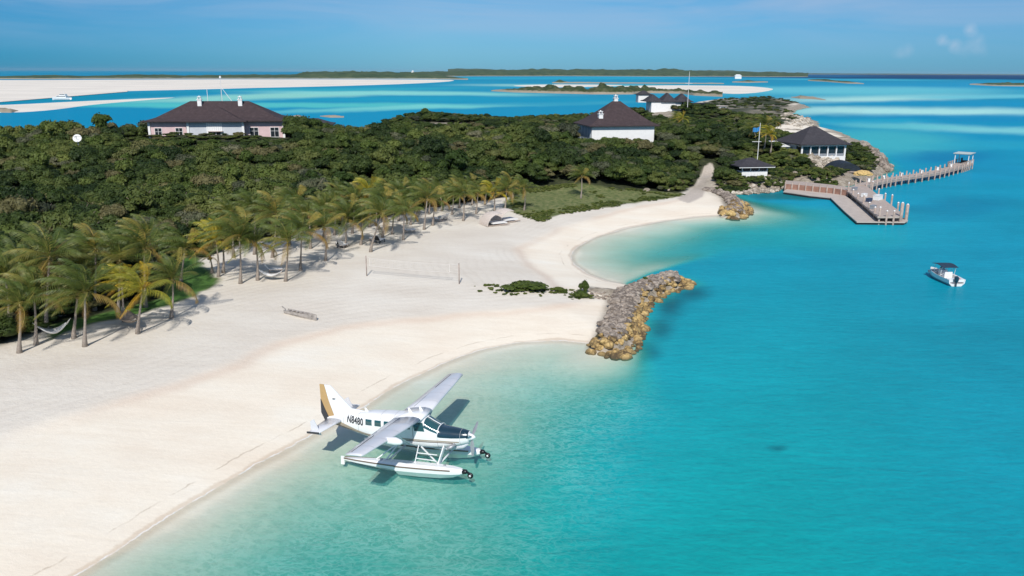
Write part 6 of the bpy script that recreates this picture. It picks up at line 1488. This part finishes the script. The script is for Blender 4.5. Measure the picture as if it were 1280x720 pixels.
# yacht in the left channel and far sails
Yy = 800; p = G(77, 125, 0); YT = small_boat('motor_yacht', (p.x, p.y, .2), math.radians(176), 17, 4.6, '', HULLM, hgt=1.9); YT.scale = (1, 1, 1)
mb = MB(); mb.box((-1, 0, 2.7), (9, 3.8, 1.7)); mb.box((-2, 0, 4.2), (5.5, 3.2, 1.3)); mb.build('cabin', HULLM, YT); mb = MB(); mb.box((-1, 0, 3.0), (8.2, 3.9, .5)); mb.box((-2, 0, 4.45), (4.8, 3.3, .5)); mb.build('window_band', DARKG, YT); mb = MB(); mb.tube([(-3, 0, 4.8), (-3, 0, 7.5)], .12, 6); mb.build('mast', WHITE_M, YT); tag(YT, 'white motor yacht anchored in the channel before the long sandbank', 'boat')
p = G(516, 93, 0); Ysc = p.y; p = GY(516, 91.2, 3300); WT = empty('lookout_tower', (p.x, 3300, p.z - 14)); mb = MB(); mb.box((0, 0, 9), (9, 9, 22)); mb.build('tower_wall', WHITE_M, WT); mb = MB(); hip(mb, -5.5, 5.5, -5.5, 5.5, 20.2, 24); mb.build('roof', WHITE_M, WT); tag(WT, 'tiny white tower on the skyline of the far green island', 'tower')
p = GY(923, 94.3, 3600); HS = empty('far_villa', (p.x, 3600, p.z - 6)); wallbox(HS, -14, 14, 0, 12, -8, 5, WHITE_M); mb = MB(); hip(mb, -16, 16, -2, 14, 5.2, 10); mb.build('roof', WHITE_M, HS); tag(HS, 'tiny pale house on the shore of the distant hills', 'house')
# ================================================================== ON THE BEACH
ROPE = plain('net_cord', (.62, .60, .56), .9, .1, 2.0); NETM = plain('hammock_net', (.36, .29, .23), .95, .2, 4.0); CANV = plain('white_canvas', (.72, .71, .70), .9, .05, 2.0)
a = P(458.5, 345); b_ = P(574, 355); o0 = (a + b_) / 2; VN = empty('volleyball_net', o0)
tag(VN, 'volleyball net strung between two posts on the open sand', 'net'); a -= o0; b_ -= o0
for q in (a, b_): mb = MB(); mb.tube([q + Vector((0, 0, -.3)), q + Vector((0, 0, 2.55))], .065, 8); mb.build('post', PILE, VN, True)
mb = MB(); d = (b_ - a); a1 = a + d * .04; b1 = b_ - d * .10
def sagz(u, z): return z - .10 * math.sin(PI * u)
for k in range(24):
    u0, u1 = k / 24, (k + 1) / 24
    for z in (2.3, 1.35): mb.beam(a1.lerp(b1, u0) + Vector((0, 0, sagz(u0, z))), a1.lerp(b1, u1) + Vector((0, 0, sagz(u1, z))), .02, .03)
    for z in (1.55, 1.75, 1.95, 2.15): mb.beam(a1.lerp(b1, u0) + Vector((0, 0, sagz(u0, z))), a1.lerp(b1, u1) + Vector((0, 0, sagz(u1, z))), .010)
for k in range(49):
    u = k / 48; c = a1.lerp(b1, u); mb.beam(c + Vector((0, 0, sagz(u, 1.35))), c + Vector((0, 0, sagz(u, 2.3))), .010 if 0 < k < 48 else .05)
mb.build('net', ROPE, VN); mb = MB()
for (p_, q_, z) in ((a, a1, 2.3), (a, a1, 1.35), (b1, b_, 2.3), (b1, b_, 1.35)): mb.tube([p_ + Vector((0, 0, z + .1)), q_ + Vector((0, 0, z))], .014, 5)
mb.build('tie_rope', ROPE, VN)
# hammocks
def hammock(pa, pb, za, zb, w, m, lab, sag=.75, netted=False):
    A = P(*pa); B = P(*pb); A.z += za; B.z += zb; o0 = (A + B) / 2; o = empty('hammock', o0); A -= o0; B -= o0; d = (B - A); sd = Vector((-d.y, d.x, 0)).normalized(); mb = MB(); pr = None; n = 16; sp_ = [A.copy(), A.lerp(B, .14) + Vector((0, 0, -sag * .45))]
    for i in range(n + 1):
        u = .14 + .72 * i / n; c = A.lerp(B, u) + Vector((0, 0, -sag * math.sin(PI * u))); ww = w * (.45 + .55 * math.sin(PI * (u - .14) / .72)); row = [mb.vert(c + sd * ww * k / 2 + Vector((0, 0, .22 * k * k * ww))) for k in (-1, -.5, 0, .5, 1)] + [mb.vert(c + sd * ww * k / 2 + Vector((0, 0, .22 * k * k * ww - .03))) for k in (1, .5, 0, -.5, -1)]
        if pr:
            for k in range(10): mb.face((pr[k], pr[(k + 1) % 10], row[(k + 1) % 10], row[k]))
        pr = row
        ends = (A.lerp(B, .14), A.lerp(B, .86))
    mb.build('cloth', m, o, True); mb = MB()
    for E_, u in ((A, .14), (B, .86)):
        c = A.lerp(B, u) + Vector((0, 0, -sag * math.sin(PI * u)))
        for k in (-.4, 0, .4): mb.tube([E_, c + sd * w * .45 * k], .018, 5)
    mb.build('rope', ROPE, o); tag(o, lab, 'hammock', None); return o
hammock((45, 431), (92, 423), 2.1, 2.0, 1.3, CANV, 'white cloth hammock slung between two palms at the left', 1.25)
hammock((155, 402), (172, 417), 1.6, 1.5, 1.6, NETM, 'brown net hammock under the golden palm', .95)
hammock((322, 350), (357, 351), 1.5, 1.5, 1.1, CANV, 'pale hammock between the two palms right of the tall curved palm', 1.0)
# white loungers under palms
def lounger(px, py, rz, lab, grp=None, dark=False):
    p = P(px, py); o = empty('beach_lounger', p, rz); o.scale = (1.25, 1.25, 1.25); mb = MB()
    mb.box((.25, 0, .34), (1.3, .62, .06)); mb.build('frame', PILE if not dark else DARKP, o)
    for x in (-.3, .8):
        for s in (-1, 1): mb = MB(); mb.box((x, s * .26, .15), (.06, .06, .32)); mb.build('leg', PILE if not dark else DARKP, o)
    mb = MB(); mb.box((.28, 0, .42), (1.3, .6, .10)); mb.build('cushion', CANV, o); mb = MB(); mb.hexa([(-.36, -.3, .38), (-.26, -.3, .36), (-.26, .3, .36), (-.36, .3, .38), (-.82, -.3, .98), (-.72, -.3, 1.0), (-.72, .3, 1.0), (-.82, .3, .98)]); mb.build('backrest', CANV if not dark else DARKP, o); tag(o, lab, 'lounger', grp)
lounger(424, 309, 1.9, 'left beach chair of the black and white pair under the palms', None, True); lounger(429, 310, 1.3, 'right beach chair of the black and white pair under the palms')
lounger(467, 303, 2.0, 'left white lounger of the pair behind the left volleyball post'); lounger(474, 304, 1.2, 'right white lounger of the pair behind the left volleyball post', None, True)
lounger(549, 277, 2.6, 'left lounger of the white pair on sand under the large drooping palm'); lounger(555, 275, 2.4, 'right lounger of the white pair on sand under the large drooping palm')
lounger(341, 341, .4, 'single white lounger standing among palm trunks right of the hammock'); lounger(510, 291, .5, 'low brown lounger behind the palm that stands above the net')
# woven hooded shelters
WOV = plain('woven_reed', (.55, .48, .43), .95, .22, 7.0, bmp=.8)
def hood(px, py, rz, s, lab):
    p = P(px, py); o = empty('beach_shelter', p, rz); mb = MB(); n = 14; m2 = 6; g = [[], []]
    for lay, t_ in ((0, 0), (1, .07)):
        for i in range(n + 1):
            a = PI * .02 + PI * .60 * i / n; row = []
            for j in range(m2 + 1):
                v = (j / m2 - .5) * 2; R0 = (1.9 - t_) * s; row.append(mb.vert((-R0 * math.cos(a) * .95 + .2, v * 1.25 * s * (1 - .12 * (i / n) ** 2), R0 * math.sin(a) * (1 - .08 * v * v) - .05)))
            g[lay].append(row)
    for i in range(n):
        for j in range(m2): mb.face((g[0][i][j], g[0][i + 1][j], g[0][i + 1][j + 1], g[0][i][j + 1])); mb.face((g[1][i][j + 1], g[1][i + 1][j + 1], g[1][i + 1][j], g[1][i][j]))
    for j in range(m2): mb.face((g[0][n][j], g[1][n][j], g[1][n][j + 1], g[0][n][j + 1]))
    for j in (0, m2):
        for i in range(n): mb.face((g[0][i][j], g[1][i][j], g[1][i + 1][j], g[0][i + 1][j]))
    mb.build('hood', WOV, o); mb = MB(); mb.box((.5 * s, 0, .35 * s), (2.3 * s, 1.9 * s, .14)); mb.build('bed', CANV, o); mb = MB()
    for y in (-1, 1): mb.beam((-1.4 * s, y * 1.0 * s, .1), (2.0 * s, y * 1.0 * s, .16), .12)
    mb.build('runner', PILE, o); tag(o, lab, 'shelter')
hood(617, 281, math.radians(30), 1.2, 'left of the two woven reed hooded shelters on the sand'); hood(631, 277, math.radians(36), 1.2, 'right of the two woven reed hooded shelters, its bed in view')
p = P(618, 268); o = empty('coconut_pile', p); mb = MB()
for k in range(7): a = k * .9; c = Vector((.35 * math.cos(a), .3 * math.sin(a), .14 + (.2 if k == 6 else 0))); mb.tube([c + Vector((0, 0, -.16)), c, c + Vector((0, 0, .16))], [.05, .17, .05], 7)
mb.build('husks', NETM, o, True); tag(o, 'small brown pile of husks on the sand behind the woven shelters', 'pile')
# weathered dugout lying on the open sand
A = P(357.5, 391); B = P(396, 401); o0 = (A + B) / 2; WD = plain('silvered_driftwood', (.34, .31, .285), .95, .3, 3.0, bmp=.6); Lc = (B - A).length
CN = small_boat('old_dugout', (o0.x, o0.y, o0.z + .05), math.atan2(B.y - A.y, B.x - A.x), Lc, .75, '', WD, hgt=.42); mb = MB()
for k in range(7): x = -Lc / 2 + .5 + k * (Lc - 1) / 6; mb.box((x, 0, .36), (.16, .62 - .05 * abs(k - 3), .06), rng.uniform(-.2, .2))
mb.build('thwart', WD, CN); mb = MB(); mb.beam((-Lc / 2, 0, .4), (-Lc / 2 - .55, 0, .66), .09); mb.build('prow_stick', WD, CN); mb = MB()
for k in range(9): mb.tube([(rng.uniform(-1.3, 1.2), rng.uniform(-.2, .2), .30), (rng.uniform(-1.3, 1.2), rng.uniform(-.2, .2), .34)], .06, 6)
mb.build('broken_sticks', BARK2, CN); tag(CN, 'old weathered grey dugout boat lying on the open sand', 'boat')
# wrack and small litter of leaves above the tide line is part of the sand material
# pale stones on the bay lawn edge
for (px, py, lab) in ((808.5, 239, 'left white stone at the top edge of the bay beach'), (834, 238, 'right white stone at the top edge of the bay beach'), (741, 206, 'grey stone showing through the scrub below the cottage')):
    p = P(px, py); o = bpy.data.objects.new('boulder', BW[0]); COL.objects.link(o); o.location = p + Vector((0, 0, .2)); o.scale = (.8, .6, .6); tag(o, lab, 'rock')
# fuselage panel joints, cowl doors and wing panel joints of the seaplane
SEAM = plain('panel_joint', (.33, .34, .36), .6, .05, 1.0)
for x in (-.92, -2.44, -5.55, -6.55, -8.35, -9.6):
    mb = MB(); pr = None
    for k in range(41):
        th = math.radians(-60 + 300 * k / 40); a, b_ = mb.vert(fus(x, th, .006)), mb.vert(fus(x - .022, th, .006))
        if pr: mb.face((pr[0], a, b_, pr[1]))
        pr = (a, b_)
    mb.build('panel_joint', SEAM, FU)
for o in [c for c in PL.children if c.name.startswith('wing') and not c.name.startswith('wing_')]:
    sd = 1 if o.data.vertices[0].co.y > 0 else -1
    for yy in (2.2, 3.7, 5.2, 6.6):
        u = (yy - .95) / 6.85; le = -3.45 - .45 * u; ch = 1.975 - .78 * u; z0 = 1.245 + .36 * u; mb = MB(); pr = None
        for a_, b_ in AF[1:7]:
            p = mb.vert((le - a_ * ch, sd * yy, z0 + b_ * ch + .004)); q = mb.vert((le - a_ * ch, sd * (yy + .022), z0 + b_ * ch + .004))
            if pr: mb.face((pr[0], p, q, pr[1]))
            pr = (p, q)
        mb.build('panel_joint', SEAM, o)
# ================================================================== AIR
HZ = 24500.0
mb = MB(); mb.box((0, 0, 30), (HZ * 2.2, HZ * 2.2, 72)); hm = bpy.data.materials.new('haze'); hm.use_nodes = True; t = hm.node_tree; t.nodes.clear(); pv = N(t, 'ShaderNodeVolumePrincipled'); pv.inputs['Density'].default_value = 1.2e-5
pv.inputs['Color'].default_value = (.72, .86, 1.0, 1); pv.inputs['Anisotropy'].default_value = .1; ho = N(t, 'ShaderNodeOutputMaterial'); t.links.new(pv.outputs[0], ho.inputs['Volume'])
hz_ = mb.build('haze', hm); hz_['kind'] = 'stuff'; hz_['label'] = 'thin pale sea haze lying over the whole bay'; hz_['category'] = 'haze'
print('verts', sum(len(o.data.vertices) for o in bpy.data.objects if o.type == 'MESH'))
